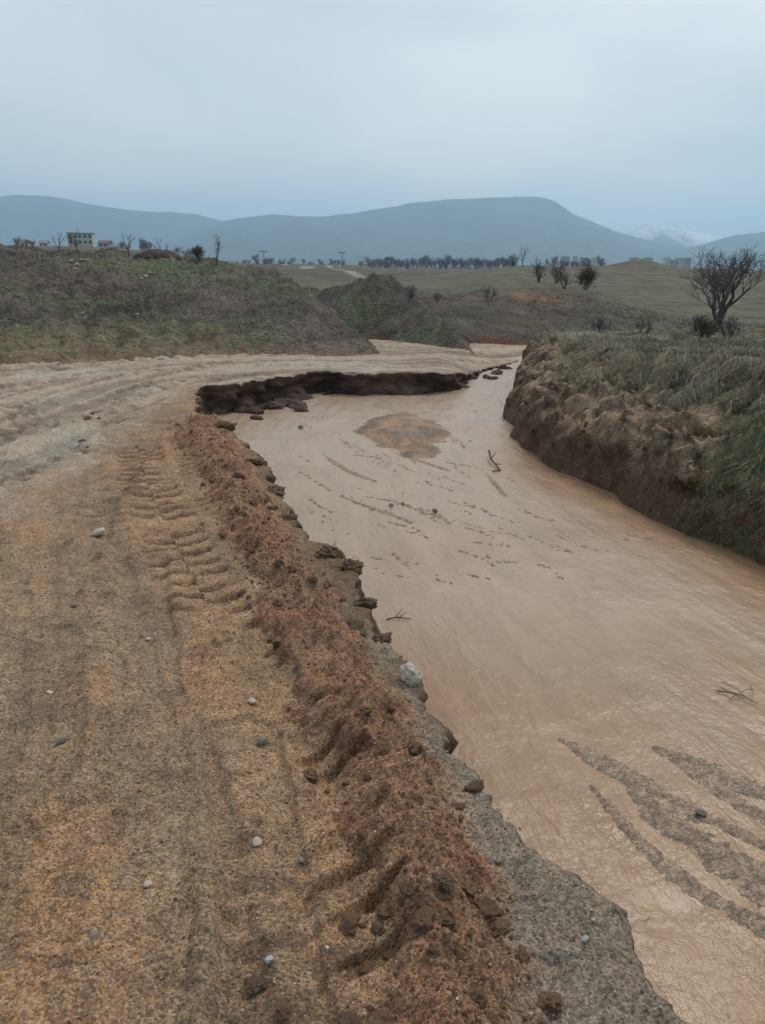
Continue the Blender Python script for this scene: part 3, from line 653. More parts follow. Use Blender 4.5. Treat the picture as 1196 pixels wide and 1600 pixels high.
# opposite bank: hanging dead grass, and a greener patch further up
xy = wedge(22000, 5, 18, 6, 34); z_, sdw_, w_, bl_ = opp_land(xy[:, 0], xy[:, 1])
g = OPP_GRASS(xy[:, 0], xy[:, 1], w_) * (0.05 + 0.95 * sstep(0.05, 0.3, fbm2(xy[:, 0] * 2.0, xy[:, 1] * 2.0, 3, 301)))
keep = (rng.uniform(0, 1, len(xy)) < g * 0.8) & (bl_ > 0.05) & (sdw_ > 0.3)
xt = xy[keep][:1700]; p, ti = tufts(xt, 22, 0.045)
zz, sw_, ww_, bb_ = opp_land(p[:, 0], p[:, 1]); n = len(p)
e = 0.12; gx = (opp_land(p[:, 0] + e, p[:, 1])[0] - zz) / e; gy = (opp_land(p[:, 0], p[:, 1] + e)[0] - zz) / e
gl = np.hypot(gx, gy) + 1e-6; k = np.clip(gl, 0, 1.2)
tl = rng.normal(0, 0.35, (len(xt), 2))[ti]
lean = np.stack([-gx / gl * k * 1.25, -gy / gl * k * 1.25], 1) + tl * 0.7 + rng.normal(0, 0.22, (n, 2))
h = rng.uniform(0.10, 0.30, n) * rng.uniform(0.6, 1.2, len(xt))[ti]
cb = 1.55 * np.repeat(gcolors(len(xt), [DRY, DEAD, OLIVE, STRAW], [4, 4, 2, 2], 0.15), 22, 0) * rng.uniform(0.75, 1.25, (n, 1))
blades('hanging_grass', np.stack([p[:, 0], p[:, 1], zz - 0.01], 1), h, rng.uniform(0.004, 0.008, n), lean, cb, 'dead grey brown grass hanging down the eroded far bank')
gc = at_depth(1185, 690, 7.2); xt = gc[:2] + rng.normal(0, 1, (260, 2)) * np.array([0.24, 0.20]); xt = np.vstack([xt, at_depth(1180, 770, 6.7)[:2] + rng.normal(0, 0.16, (60, 2))])
p, ti = tufts(xt, 26, 0.05); zz = opp_land(p[:, 0], p[:, 1])[0]; n = len(p)
gx = (opp_land(p[:, 0] + e, p[:, 1])[0] - zz) / e; gy = (opp_land(p[:, 0], p[:, 1] + e)[0] - zz) / e; gl = np.hypot(gx, gy) + 1e-6; k = np.clip(gl, 0, 1.0)
lean = np.stack([-gx / gl * k * 0.8, -gy / gl * k * 0.8], 1) + rng.normal(0, 0.35, (n, 2))
blades('green_grass', np.stack([p[:, 0], p[:, 1], zz - 0.01], 1), rng.uniform(0.06, 0.19, n), rng.uniform(0.004, 0.008, n), lean, gcolors(n, [GREEN, OLIVE, DRY], [4, 3, 1.5]) * 1.4, 'fresh green grass patch low on the eroded far bank')
# flat above the bank
xy = np.vstack([wedge(2600, 8, 16, 8, 34), wedge(2600, 14, 34, 10, 34)]); z_, sdw_, w_, bl_ = opp_land(xy[:, 0], xy[:, 1]); xy = xy[(bl_ < 0.05) & (sdw_ > 1.2) | (xy[:, 1] > 24)]
p, ti = tufts(xy, 12, 0.07); n = len(p); zz = np.where(p[:, 1] < 24, opp_land(p[:, 0], p[:, 1])[0], field_h(p[:, 0], p[:, 1]))
blades('dry_grass', np.stack([p[:, 0], p[:, 1], zz - 0.02], 1), rng.uniform(0.05, 0.18, n), rng.uniform(0.006, 0.012, n), rng.normal(0, 0.5, (n, 2)), np.repeat(gcolors(len(xy), [DRY, STRAW, OLIVE, DEAD], [4, 4, 2, 2]), 12, 0), 'pale dry grass on the flat above the far bank')
# left hillside
xy = wedge(9000, 15, 32, -32, 8); z_, in_ = hill_h(xy[:, 0], xy[:, 1]); dens = sstep(0.0, 1.6, in_ + 0.7 * fbm2(xy[:, 0] * 1.3, xy[:, 1] * 1.3, 3, 302))
keep = (rng.uniform(0, 1, len(xy)) < dens * 0.9) & (z_ > SLOPE * xy[:, 1] + 0.03); xt = xy[keep]; p, ti = tufts(xt, 9, 0.13); n = len(p); zz, in_ = hill_h(p[:, 0], p[:, 1])
cb = hill_col(p[:, 0], p[:, 1], zz, in_) * 1.05 * np.repeat(rng.uniform(0.85, 1.2, (len(xt), 1)), 9, 0)
blades('hillside_grass', np.stack([p[:, 0], p[:, 1], zz - 0.03], 1), rng.uniform(0.03, 0.12, n), rng.uniform(0.008, 0.024, n), rng.normal(0, 0.75, (n, 2)) + np.array([0.6, -0.5]), cb * 1.25, 'short rough olive grass on the left hillside')
# scarp and near fields
xy = wedge(6000, 23, 60, -2, 33); p, ti = tufts(xy, 8, 0.3); n = len(p); zz = field_h(p[:, 0], p[:, 1]); rr = np.hypot(p[:, 0], p[:, 1])
blades('field_grass', np.stack([p[:, 0], p[:, 1], zz - 0.03], 1), rng.uniform(0.03, 0.10, n) * np.clip(48 / rr - 0.6, .15, 1.0), rng.uniform(0.02, 0.05, n) * np.clip(rr / 35, .7, 2), rng.normal(0, 0.7, (n, 2)), np.repeat(gcolors(len(xy), [S(94, 85, 73), S(92, 90, 72), S(106, 96, 82)], [4, 4, 2]), 8, 0), 'weathered brown and olive grass on the scarp behind the river')

# ------------------------------------------------------------------ bare trees and shrubs
class Tubes:
    def __init__(s): s.V = []; s.F = []; s.n = 0
    def add(s, pts, rad, sides):
        pts = np.asarray(pts, float); k = len(pts); t = np.gradient(pts, axis=0); t /= np.linalg.norm(t, axis=1)[:, None] + 1e-9
        ref = np.array([0.31, 0.17, 0.2]) if abs(t[0][2]) > .8 else np.array([0, 0, 1.0])
        a = np.cross(t, ref); a /= np.linalg.norm(a, axis=1)[:, None] + 1e-9; b = np.cross(t, a)
        th = np.arange(sides) * 2 * math.pi / sides
        ring = pts[:, None] + np.asarray(rad)[:, None, None] * (np.cos(th)[None, :, None] * a[:, None] + np.sin(th)[None, :, None] * b[:, None])
        s.V.append(ring.reshape(-1, 3)); i = np.arange(k * sides).reshape(k, sides) + s.n
        j = np.roll(i, -1, 1); s.F.append(np.stack([i[:-1], j[:-1], j[1:], i[1:]], -1).reshape(-1, 4)); s.n += k * sides
    def mesh(s, name, mat):
        me = mesh_np(name, np.concatenate(s.V), np.concatenate(s.F)); me.materials.append(mat); return me
def grow(tr, cr, rnd, p, d, ln, rad, lev, maxlev, kids, spread, up):
    k = 4 if lev < 2 else 3; pts = [p]; d = d / np.linalg.norm(d)
    for i in range(k):
        d = d + rnd.normal(0, 0.10 + 0.05 * lev, 3) + np.array([0, 0, up * 0.12]); d /= np.linalg.norm(d); pts.append(pts[-1] + d * ln / k)
    rad = max(rad, RMIN); rads = np.linspace(rad, max(RMIN * .7, rad * (0.6 if lev < maxlev else 0.3)), k + 1)
    (tr if lev <= 1 else cr).add(pts, rads, 7 if lev == 0 else (5 if lev == 1 else 3))
    if lev >= maxlev: return
    for c in range(kids[lev]):
        f = 1.0 if c == 0 else rnd.uniform(0.35, 1.0); i = min(k, max(1, int(round(f * k)))); q = pts[i]
        v = rnd.normal(0, 1, 3); v[2] = abs(v[2]) * 0.4
        if lev == 0: aa = 2 * math.pi * (c + rnd.uniform(-.25, .25)) / kids[0]; v = np.array([math.cos(aa), math.sin(aa), .1]); q = pts[max(2, i)]
        v -= v.dot(d) * d; v /= np.linalg.norm(v) + 1e-9
        nd = d * (1 - spread * .5) + v * spread * rnd.uniform(.6, 1.2) + np.array([0, 0, up * .2])
        grow(tr, cr, rnd, q, nd, ln * rnd.uniform(.58, .82), rads[i] * (.72 if c == 0 else .58), lev + 1, maxlev, kids, spread, up)
def fit(ms, h, w=None):
    V = np.concatenate([np.array([v.co[:] for v in m.vertices]) for m in ms]); top = V[:, 2].max(); k = h / top
    kw = k if w is None else w / max(1e-6, np.percentile(np.abs(V[:, :2]), 97) * 2)
    for m in ms:
        for v in m.vertices: v.co = (v.co[0] * kw, v.co[1] * kw, v.co[2] * k)
        m.update()
def tree_meshes(seed, h, w, maxlev, kids, spread, up, trunk, rad, stems=1, mt=None, mc=None):
    rnd = np.random.default_rng(seed); tr, cr = Tubes(), Tubes()
    for q in range(stems):
        dd = np.array([0, 0, 1.0]) if stems == 1 else np.array([rnd.normal(0, .35), rnd.normal(0, .35), 1])
        grow(tr, cr, rnd, np.array([rnd.normal(0, .06) * (stems > 1), rnd.normal(0, .06) * (stems > 1), -0.08]), dd, trunk, rad, 0, maxlev, kids, spread, up)
    a = tr.mesh('trunk', mt or M_bark); b = cr.mesh('crown', mc or M_twig); fit([a, b], h, w); return a, b
def place_tree(name, ms, loc, rz, label, cat, group=None, scale=1.0, parts=('trunk', 'crown')):
    root = bpy.data.objects.new(name, None); COL.objects.link(root); root.location = loc; root.rotation_euler = (0, 0, rz); root.scale = (scale,) * 3
    tag(root, label, cat, group)
    for nm, m in zip(parts, ms): link(nm, m, None, root)
    return root
def hgt(x, y):
    A, B = np.array([float(x)]), np.array([float(y)]); zf = field_h(A, B)[0]
    if 14 < y < 60 and -45 < x < 3: zf = max(zf, hill_h(A, B)[0][0])
    if y < 24 and x > 1: zf = max(zf if y > 22.5 else -9, opp_land(A, B)[0][0])
    return zf
def spot(u, y, v=500):
    p = at_depth(u, v, y); return (p[0], y, hgt(p[0], y) - 0.03)

RMIN = 0.0042; big = tree_meshes(17, 3.2, 2.7, 5, [6, 4, 4, 3, 3], 0.46, 0.7, 0.85, 0.08); RMIN = 0.008
place_tree('bare_tree', big, spot(1114, 26.0, 515), 0.6, 'big leafless tree with a fan shaped crown on the flat above the far bank', 'tree')
shr = [tree_meshes(20 + i, 1.0, 0.9, 3, [4, 3, 3], 0.55, 0.3, 0.4, 0.022, stems=5) for i in range(3)]
sap = [tree_meshes(30 + i, 1.0, 0.55, 3, [4, 3, 3], 0.5, 0.4, 0.45, 0.03) for i in range(3)]
M_gtwig = flat_mat('olive_twigs', tuple(S(92, 90, 76)), 0.9, 0.3, 9)
gsh = tree_meshes(40, 1.0, 0.8, 4, [4, 4, 3, 3], 0.6, 0.2, 0.4, 0.02, stems=6, mc=M_gtwig)
M_rtwig = flat_mat('russet_twigs', tuple(S(92, 70, 66)), 0.9, 0.3, 9)
rsh = tree_meshes(41, 1.0, 0.7, 4, [4, 4, 3, 3], 0.5, 0.3, 0.5, 0.03, stems=2, mc=M_rtwig)
ONE = [  # u, depth, height m, kind, label
 (1101, 15.5, 0.62, gsh, 'dense olive shrub in front of the big leafless tree'),
 (1139, 16.5, 0.66, shr[0], 'upright bare shrub right beside the dense olive shrub'),
 (1005, 19.0, 0.55, shr[1], 'thin brown shrub standing alone in dry grass on the far bank flat'),
 (938, 20.0, 0.55, shr[2], 'low twiggy shrub at the river end of the far bank flat'),
 (908, 40.0, 1.3, gsh, 'dark rounded bush halfway up the brown scarp'),
 (876, 36.0, 0.8, shr[0], 'small dark bush below the rounded bush on the scarp'),
 (762, 30.0, 0.55, shr[1], 'dark bush on the bare scarp behind the road bend'),
 (838, 44.0, 1.4, shr[1], 'grey thicket bush along the top edge of the scarp'),
 (862, 45.0, 1.2, shr[2], 'low grey bush next to the thicket on the scarp top'),
 (640, 26.2, 0.5, shr[2], 'blue grey bush on the flank of the small pointed mound'),
 (682, 30.0, 0.4, shr[0], 'round bush in the gully behind the small pointed mound'),
 (811, 88.0, 2.3, sap[0], 'lone bare tree on the green field skyline'),
 (795, 90.0, 1.5, shr[0], 'small bush beside the lone skyline tree'),
 (4, 26.6, 1.25, rsh, 'russet twiggy tree on the left hilltop'),
 (103, 26.6, 0.7, sap[1], 'short bushy bare tree on the hilltop in front of the pale block'),
 (133, 26.4, 0.8, sap[2], 'very thin sapling in front of the pale block'),
 (210, 26.8, 0.8, sap[0], 'slim upright bare tree beside the dark soil heap'),
 (318, 27.0, 0.55, gsh, 'rounded hazy bush behind the left hilltop'),
 (343, 26.2, 1.0, sap[1], 'forked bare tree on the right shoulder of the hilltop'),
 (112, 20.0, 0.55, sap[2], 'lone dead sapling halfway down the left slope'),
 (62, 26.6, 0.35, shr[1], 'low scrub on the hilltop near the russet tree'),
 (262, 28.0, 0.9, sap[1], 'small bare tree behind the dark soil heap')]
for u, yy, hh, ms, lab in ONE:
    k = 'bare_tree' if any(ms is q for q in sap) or ms is rsh else 'shrub'
    place_tree(k, ms, spot(u, yy), rng.uniform(0, 6), lab, 'tree' if k == 'bare_tree' else 'shrub', None, hh)
M_hazetwig = flat_mat('purple_grey_hazed_twigs', (.2, .195, .235), .9, .2, 5); blt = [tree_meshes(60 + i, 1.0, 0.8, 4, [5, 4, 3, 3], 0.5, 0.4, 0.35, 0.03, mt=M_hazetwig, mc=M_hazetwig) for i in range(3)]  # purple-grey twigs, made paler and bluer to stand for distance haze
for i in range(78):     # belt of bare trees out in the valley
    u = 580 + i * 2.9 + rng.uniform(-3, 3); yy = rng.uniform(420, 640)
    place_tree('valley_tree', blt[i % 3], spot(u, yy, 415), rng.uniform(0, 6), 'bare tree tinted haze blue in the dense belt across the valley', 'tree', 'tree belt across the valley', rng.uniform(5, 8.5))
for i in range(22):
    u = rng.uniform(395, 590); yy = rng.uniform(420, 640)
    place_tree('valley_tree', blt[i % 3], spot(u, yy, 408), rng.uniform(0, 6), 'hazy tree along the far field edge near the utility poles', 'tree', 'far field edge trees', rng.uniform(4, 7))
for i in range(20):
    u = 860 + rng.uniform(0, 90) if i < 10 else rng.uniform(15, 330); yy = rng.uniform(300, 420) if i < 10 else rng.uniform(300, 480)
    place_tree('valley_tree', blt[i % 3], spot(u, yy, 405), rng.uniform(0, 6), 'bare tree showing over the right hand skyline' if i < 10 else 'dark tree among the town houses', 'tree', 'trees over the right skyline' if i < 10 else 'trees among the town houses', rng.uniform(4, 7))

# ------------------------------------------------------------------ rocks, clods, pebbles
import bmesh
def rock_mesh(name, seed, mat, sub=3, rough=0.35, flat=0.7, cut=4):
    bm = bmesh.new(); bmesh.ops.create_icosphere(bm, subdivisions=sub, radius=1.0)
    P = np.array([v.co[:] for v in bm.verts]); r = np.random.default_rng(seed)
    for _ in range(cut):       # broken faces
        d = r.normal(0, 1, 3); d /= np.linalg.norm(d); lim = r.uniform(.55, .8); q = P @ d
        P = P - np.maximum(0, q - lim)[:, None] * d[None] * 0.9
    o = r.uniform(0, 50, 3); nz = fbm3(P[:, 0] * 1.4 + o[0], P[:, 1] * 1.4 + o[1], P[:, 2] * 1.4 + o[2], 4, seed, 0.55)
    nz = nz + 0.5 * fbm3(P[:, 0] * 5 + o[0], P[:, 1] * 5, P[:, 2] * 5, 2, seed + 9); P = P * (1 + rough * 0.6 * nz)[:, None]; P[:, 2] *= flat
    for v, c in zip(bm.verts, P): v.co = c
    me = bpy.data.meshes.new(name); bm.to_mesh(me); bm.free(); me.materials.append(mat)
    for f in me.polygons: f.use_smooth = False
    return me
CLODS = [rock_mesh('clod', 400 + i, M_clod, 3, 0.6, 0.75, 3) for i in range(5)]
BLOCKS = [rock_mesh('mud_block', 420 + i, M_dclod, 4, 0.7, 0.7, 6) for i in range(4)]
PEBS = [rock_mesh('pebble', 440 + i, M_pebble, 2, 0.3, 0.6, 4) for i in range(4)]
PPEB = [rock_mesh('pebble', 450 + i, M_ppebble, 2, 0.3, 0.6, 5) for i in range(4)]
M_bluep = flat_mat('blue_grey_pebble', (0.30, 0.31, 0.31), 0.6, 0.2, 20); BPEB = rock_mesh('pebble', 460, M_bluep, 2, 0.25, 0.55, 4)
def rz_at(x, y): return road_surface(np.array([float(x)]), np.array([float(y)]), False)[0][0]
def put(name, me, p, size, label, cat, group=None, sink=0.3, stretch=None, rot=None):
    o = link(name, me); sz = np.array(stretch if stretch is not None else (1, rng.uniform(.7, 1), rng.uniform(.7, 1))) * size / 2
    o.scale = tuple(sz); o.location = (p[0], p[1], p[2] + sz[2] * (0.7 - sink)); o.rotation_euler = rot if rot is not None else (rng.uniform(-.3, .3), rng.uniform(-.3, .3), rng.uniform(0, 6.3))
    return tag(o, label, cat, group)
def on_road(u, v):
    p = on_plane(u, v)
    for _ in range(3): p = on_plane(u, v, 0.0, rz_at(p[0], p[1]))
    return p
def px_m(p, n): return n * np.linalg.norm(p - np.array([0, 0, CAM_Z])) / F_PX
p = on_road(640, 1066); put('boulder', rock_mesh('boulder', 470, M_stone, 4, 0.45, 0.85, 8), p, px_m(p, 40), 'chalky white rock perched on the crumbling road edge', 'rock', sink=0.15, stretch=(1, .95, 1.0))
STONES = [(395,1098,16,'p','pale angular stone lying in the tread prints'),(232,1383,14,'p','whitish pebble on the grey wheel strip'),(402,1318,15,'p','cream flat stone right of the orange strip'),(155,836,20,'p','flat white stone among faint tread marks'),
 (421,1502,14,'b','blue grey stone on the brown track'),(146,1466,17,'d','dark pebble in a small hollow on the tan strip'),(96,1160,17,'d','dark stone on the left grey wheel strip'),(410,1161,20,'d','dark grey stone at the end of the tread prints'),
 (764,1345,14,'d','left stone of the dark pair on the gravel shoulder'),(779,1346,13,'d','right stone of the dark pair on the gravel shoulder'),(78,1083,10,'p','pale pebble on the smooth left wheel way'),(116,948,11,'d','dark pebble beside the flat white stone'),
 (232,1000,11,'p','pale pebble between the wheel ways'),(914,1468,12,'b','bluish pebble on the grey gravel shoulder'),(470,1345,12,'d','grey pebble in the foot of the mud ridge'),(136,700,9,'d','tiny dark stone alone on the pale mud road')]
for i, (u, v, n, kd, lab) in enumerate(STONES):
    p = on_road(u, v); me = {'p': PPEB[i % 4], 'd': PEBS[i % 4], 'b': BPEB}[kd]; put('stone', me, p, px_m(p, n), lab, 'stone', sink=0.25)
LUMPS = [(690,1378,38,'dark wide soil lump near the foot of the gravel shoulder'),(640,1392,30,'dark soil lump deep in the mud ridge'),(560,1165,36,'knobbly dark clod on the mud ridge crest'),(743,1232,34,'wet clod at the lip of the gravel shoulder'),(398,1543,34,'dark crumbled clod on the track by the blue grey stone'),
 (545,1605,40,'big dark clod at the foot of the mud ridge'),(500,1085,24,'round clod on the ridge left of the white rock'),(700,1440,20,'small clod between mud ridge and gravel shoulder'),(552,985,50,'dark slab of soil tipped on the road edge'),(445,1580,26,'brown clod in the grey wheel strip'),
 (130,690,14,'dark clod on the pale churned mud'),(148,648,16,'first dark lump of the trio on the pale mud'),(138,655,14,'second dark lump of the trio on the pale mud'),(152,655,12,'third dark lump of the trio on the pale mud')]
for i, (u, v, n, lab) in enumerate(LUMPS):
    p = on_road(u, v); put('clod', BLOCKS[i % 4] if n > 28 else CLODS[i % 5], p, px_m(p, n), lab, 'clod', sink=0.45, stretch=(1, .8, .6))
EDGE = [(566,944,44,'overhanging soil block jutting from the road edge beside the dark slab'),(548,888,46,'lumpy soil block on the road edge above the overhanging block'),(520,865,40,'rounded soil block at the corner of the eaten road edge'),(450,812,28,'small dark knob on the broken road edge'),
 (432,768,36,'pale soil block cracking off the road edge'),(398,726,36,'flat slab of soil splitting from the road edge'),(372,745,24,'dark hollow sided clod behind the split slab'),(348,670,40,'end block of the mud ridge above the river bay'),(596,998,34,'thin slab sliding off the road edge toward the water')]
for i, (u, v, n, lab) in enumerate(EDGE):
    p = on_road(u, v); put('mud_block', BLOCKS[i % 4], p, px_m(p, n), lab, 'soil block', sink=0.75, stretch=(1, .9, .8))
RUB = [(345,642,30),(372,643,26),(395,645,30),(402,655,18),(420,638,34),(440,632,36),(462,634,38),(470,642,22),(330,636,26),(480,622,20),(512,616,16),(648,601,14),(760,590,16),(775,584,18),(790,576,16),(770,592,14)]
M_rub = flat_mat('slumped_dark_soil', tuple(S(78, 62, 54)), 0.85, 0.4, 9, bump=0.04); RUBM = [rock_mesh('slumped_soil', 480 + i, M_rub, 3, 0.7, 0.6, 6) for i in range(4)]
for i, (u, v, n) in enumerate(RUB):
    p = on_plane(u, v, 0.0, WATER); put('slumped_soil', RUBM[i % 4], p, px_m(p, n), 'slumped lump of dark soil at the foot of the far road cliff' if i < 12 else 'low lump of soil where the road edge meets the stream bend', 'soil lump', 'slump rubble under the far cliff' if i < 12 else 'lumps at the stream bend', sink=0.5, stretch=(1.2, .9, .7))
WET = [(612,790,9,'round dark stone alone in the shallow water below the sandbar'),(680,799,12,'larger dark stone at the end of the gravel streak'),(630,787,7,'dark stone heading the gravel streak'),(590,668,18,'dark clod on the sandbar'),(604,672,14,'smaller clod beside the dark one on the sandbar'),(1096,1271,16,'grey stone stranded on the gravel bar'),(470,668,9,'tiny lump in the water of the river bay')]
for i, (u, v, n, lab) in enumerate(WET):
    p = on_plane(u, v, 0.0, WATER + 0.01); put('stone', PEBS[i % 4], p, px_m(p, n), lab, 'stone', sink=0.3)
# loose clods along the mud ridge
CL = [('crumb of soil fallen at the wheel track foot of the mud ridge', 'clod', 'clods at the ridge foot'), ('reddish wet crumb on the crest of the mud ridge', 'clod', 'clods on the ridge crest'), ('soil crumb on the river side of the mud ridge', 'clod', 'clods on the river side')]
k = 0; tries = 0
while k < 200 and tries < 4000:
    tries += 1; yy = 1.25 + 7.5 * rng.uniform(0, 1) ** 1.8
    xl = np.interp(yy, BERM_L[::-1, 1], BERM_L[::-1, 0]); xr = np.interp(yy, BERM_R[::-1, 1], BERM_R[::-1, 0]); tt_ = rng.uniform(-0.12, 1.1); xx = lerp(xl, xr, tt_)
    o = put('clod', CLODS[k % 5], (xx, yy, rz_at(xx, yy)), (.014 + .062 * rng.uniform(0, 1) ** 2.2), *CL[0 if tt_ < .2 else (1 if tt_ < .75 else 2)], sink=0.5); k += 1
# grit and small crumbs too many to count
def scatter(name, xy, size, cols, label, cat, zoff=0.25, zfun=None):
    base = np.array([(1, 0, 0), (0, 1, 0), (-1, 0, 0), (0, -1, 0), (.1, .1, .75), (0, 0, -.6)], float); tri = np.array([(0, 1, 4), (1, 2, 4), (2, 3, 4), (3, 0, 4), (1, 0, 5), (2, 1, 5), (3, 2, 5), (0, 3, 5)])
    n = len(xy); zz = (zfun or (lambda a, b: road_surface(a, b, False)[0]))(xy[:, 0], xy[:, 1]); a = rng.uniform(0, 6.3, n)
    B = base[None] * (1 + rng.normal(0, .22, (n, 6, 3))); c, s_ = np.cos(a)[:, None], np.sin(a)[:, None]
    Xr = B[..., 0] * c - B[..., 1] * s_ * .8; Yr = B[..., 0] * s_ + B[..., 1] * c * .8
    V = np.stack([Xr, Yr, B[..., 2]], -1) * (size / 2)[:, None, None] + np.stack([xy[:, 0], xy[:, 1], zz + size * zoff * .5], 1)[:, None]
    me = mesh_np(name, V.reshape(-1, 3), (tri[None] + (np.arange(n) * 6)[:, None, None]).reshape(-1, 3), np.repeat(cols, 6, 0), smooth=False)
    return tag(link(name, me, M_grit), label, cat, kind='stuff')
M_grit = flat_mat('mixed_grit', (1, 1, 1), 0.85, 0.15, 60, attr=True)
xy = wedge(110000, 1.15, 6.5, -30, 34); xy = xy[in_poly(ROAD_POLY, xy[:, 0], xy[:, 1])]; dl_, _, _ = poly_info(LIP_S, xy[:, 0], xy[:, 1]); xy = xy[dl_ > 0.02]
pr_ = np.exp(-0.45 * (np.hypot(xy[:, 0], xy[:, 1]) - 1.2)); xy = xy[rng.uniform(0, 1, len(xy)) < pr_ * 1.2 * (0.5 + sstep(-.1, .4, fbm2(xy[:, 0] * 2, xy[:, 1] * 2, 3, 501)))]
n = len(xy); scatter('grit', xy, (.0035 + .010 * rng.uniform(0, 1, n) ** 5), gcolors(n, [S(158, 132, 106), S(128, 108, 88), S(92, 80, 70), S(192, 176, 154), S(146, 108, 80)], [4, 3, 3, 2, 3]), 'fine loose grit over the near track', 'grit', zfun=lambda a, b: road_surface(a, b, False)[0] + 0.007 * sstep(0.18, 0.14, poly_info(LIP_S[:60], a, b)[0]))
yy = 1.2 + 8.2 * rng.uniform(0, 1, 13000) ** 1.5; xl = np.interp(yy, BERM_L[::-1, 1], BERM_L[::-1, 0]); xr = np.interp(yy, BERM_R[::-1, 1], BERM_R[::-1, 0]); xx = lerp(xl, xr, rng.normal(.5, .3, len(yy)))
ok = in_poly(ROAD_POLY, xx, yy); xy = np.stack([xx, yy], 1)[ok]; n = len(xy)
scatter('soil_crumbs', xy, (.0035 + .016 * rng.uniform(0, 1, n) ** 5) * np.clip(xy[:, 1] / 3, .8, 1.6), gcolors(n, [BERM, BERM * .75, S(98, 72, 56), S(144, 108, 80)], [4, 4, 3, 2]), 'crumbled reddish soil of the mud ridge', 'soil')

# ------------------------------------------------------------------ driftwood in the water
M_wood = flat_mat('wet_driftwood', tuple(S(74, 60, 48)), 0.8, 0.3, 20); M_straw = flat_mat('drift_straw', tuple(S(112, 96, 58)), 0.85, 0.3, 20)
def drift(name, px, rad, mat, label, twigs=()):
    tb = Tubes(); Z = WATER + 0.012
    P = np.array([on_plane(u, v, 0.0, Z) + np.array([0, 0, dz]) for u, v, dz in px]); tb.add(P, np.linspace(rad, rad * .5, len(P)), 6)
    root = link(name, tb.mesh(name, mat)); tag(root, label, 'driftwood')
    for tw in twigs:
        t2 = Tubes(); Q_ = np.array([on_plane(u, v, 0.0, Z) + np.array([0, 0, dz]) for u, v, dz in tw]); t2.add(Q_, np.linspace(rad * .6, rad * .3, len(Q_)), 5); link('twig', t2.mesh('twig', mat), None, root)
drift('driftwood', [(764,712,.07),(767,722,.04),(774,727,.02),(782,735,0),(770,736,0)], .014, M_wood, 'hooked dark branch stuck in the middle of the stream', [[(767,722,.04),(775,716,.08)], [(774,727,.02),(784,729,.03)]])
drift('driftwood', [(1120,1079,0),(1140,1084,.01),(1160,1090,.015),(1184,1100,0)], .005, M_straw, 'small raft of yellow straw and twigs in the stream', [[(1128,1070,.02),(1150,1080,.02),(1176,1098,.0)], [(1140,1092,.0),(1165,1082,.02),(1178,1080,.015)], [(1172,1075,.02),(1178,1090,.01)], [(1125,1076,.01),(1165,1096,.01)]])
drift('driftwood', [(604,968,0),(620,966,.008),(643,967,0)], .006, M_wood, 'thin stick washed beside the broken road edge', [[(618,966,.008),(630,956,.03)], [(622,966,.0),(636,960,.02)]])

# ------------------------------------------------------------------ poles, houses, blocks far off
def mbox(name, lo, hi, mat): me = box_mesh(name, lo, hi); me.materials.append(mat); return me
M_wall = [flat_mat('pale_plaster', (.55, .53, .48), .9, .12, .4), flat_mat('cream_plaster', (.52, .48, .40), .9, .12, .4), flat_mat('grey_plaster', (.36, .36, .36), .9, .12, .4)]
M_roof = [flat_mat('hazed_red_tile_roof', (.19, .13, .11), .9, .2, .6), flat_mat('grey_sheet_roof', (.20, .21, .23), .7, .15, .6)]  # red tile greyed in its colour to look hazier
M_glass = flat_mat('dark_window', (.06, .07, .09), .25, .1, 1, .5); M_pole = flat_mat('weathered_pole', (.13, .11, .10), .85, .2, 2)
def house(u, yy, w, h, dpt, floors, bays, roof, wall, label, cat, group=None, v=400):
    x_, y_, z_ = spot(u, yy, v); root = bpy.data.objects.new('house' if cat == 'house' else 'apartment_block', None); COL.objects.link(root); root.location = (x_, y_, z_ - .3); root.rotation_euler = (0, 0, rng.uniform(-.25, .25)); tag(root, label, cat, group)
    link('wall', mbox('wall', (-w/2, 0, 0), (w/2, dpt, h), wall), None, root)
    if roof is not None:
        rh = w * .0 + min(2.2, dpt * .28); ev = .35
        V = [(-w/2-ev, -ev, h), (w/2+ev, -ev, h), (w/2+ev, dpt+ev, h), (-w/2-ev, dpt+ev, h), (-w/2-ev, dpt/2, h+rh), (w/2+ev, dpt/2, h+rh)]
        me = bpy.data.meshes.new('roof'); me.from_pydata(V, [], [(0,1,5,4),(2,3,4,5),(1,2,5),(3,0,4),(3,2,1,0)]); me.update(); me.materials.append(roof); link('roof', me, None, root)
    else: link('roof', mbox('roof', (-w/2-.3, -.3, h), (w/2+.3, dpt+.3, h+.5), M_roof[1]), None, root)
    ww = w / bays * .5; fh = h / floors; wm = mbox('window', (-ww/2, -.06, 0), (ww/2, .1, fh * .5), M_glass)
    for a in range(floors):
        for b in range(bays): link('window', wm, None, root, ((b + .5) * w / bays - w / 2, 0, a * fh + fh * .28))
house(128, 430, 12.5, 8.4, 9, 3, 5, None, M_wall[1], 'cream three storey block on the left skyline', 'apartment block')
HS = [(34,470,6),(48,520,5),(163,520,7.5),(180,480,5.5),(196,560,6),(226,520,6),(246,560,7),(285,600,7),(300,560,6),(362,700,8),(385,760,8),(420,760,8),(86,560,6),(70,500,5)]
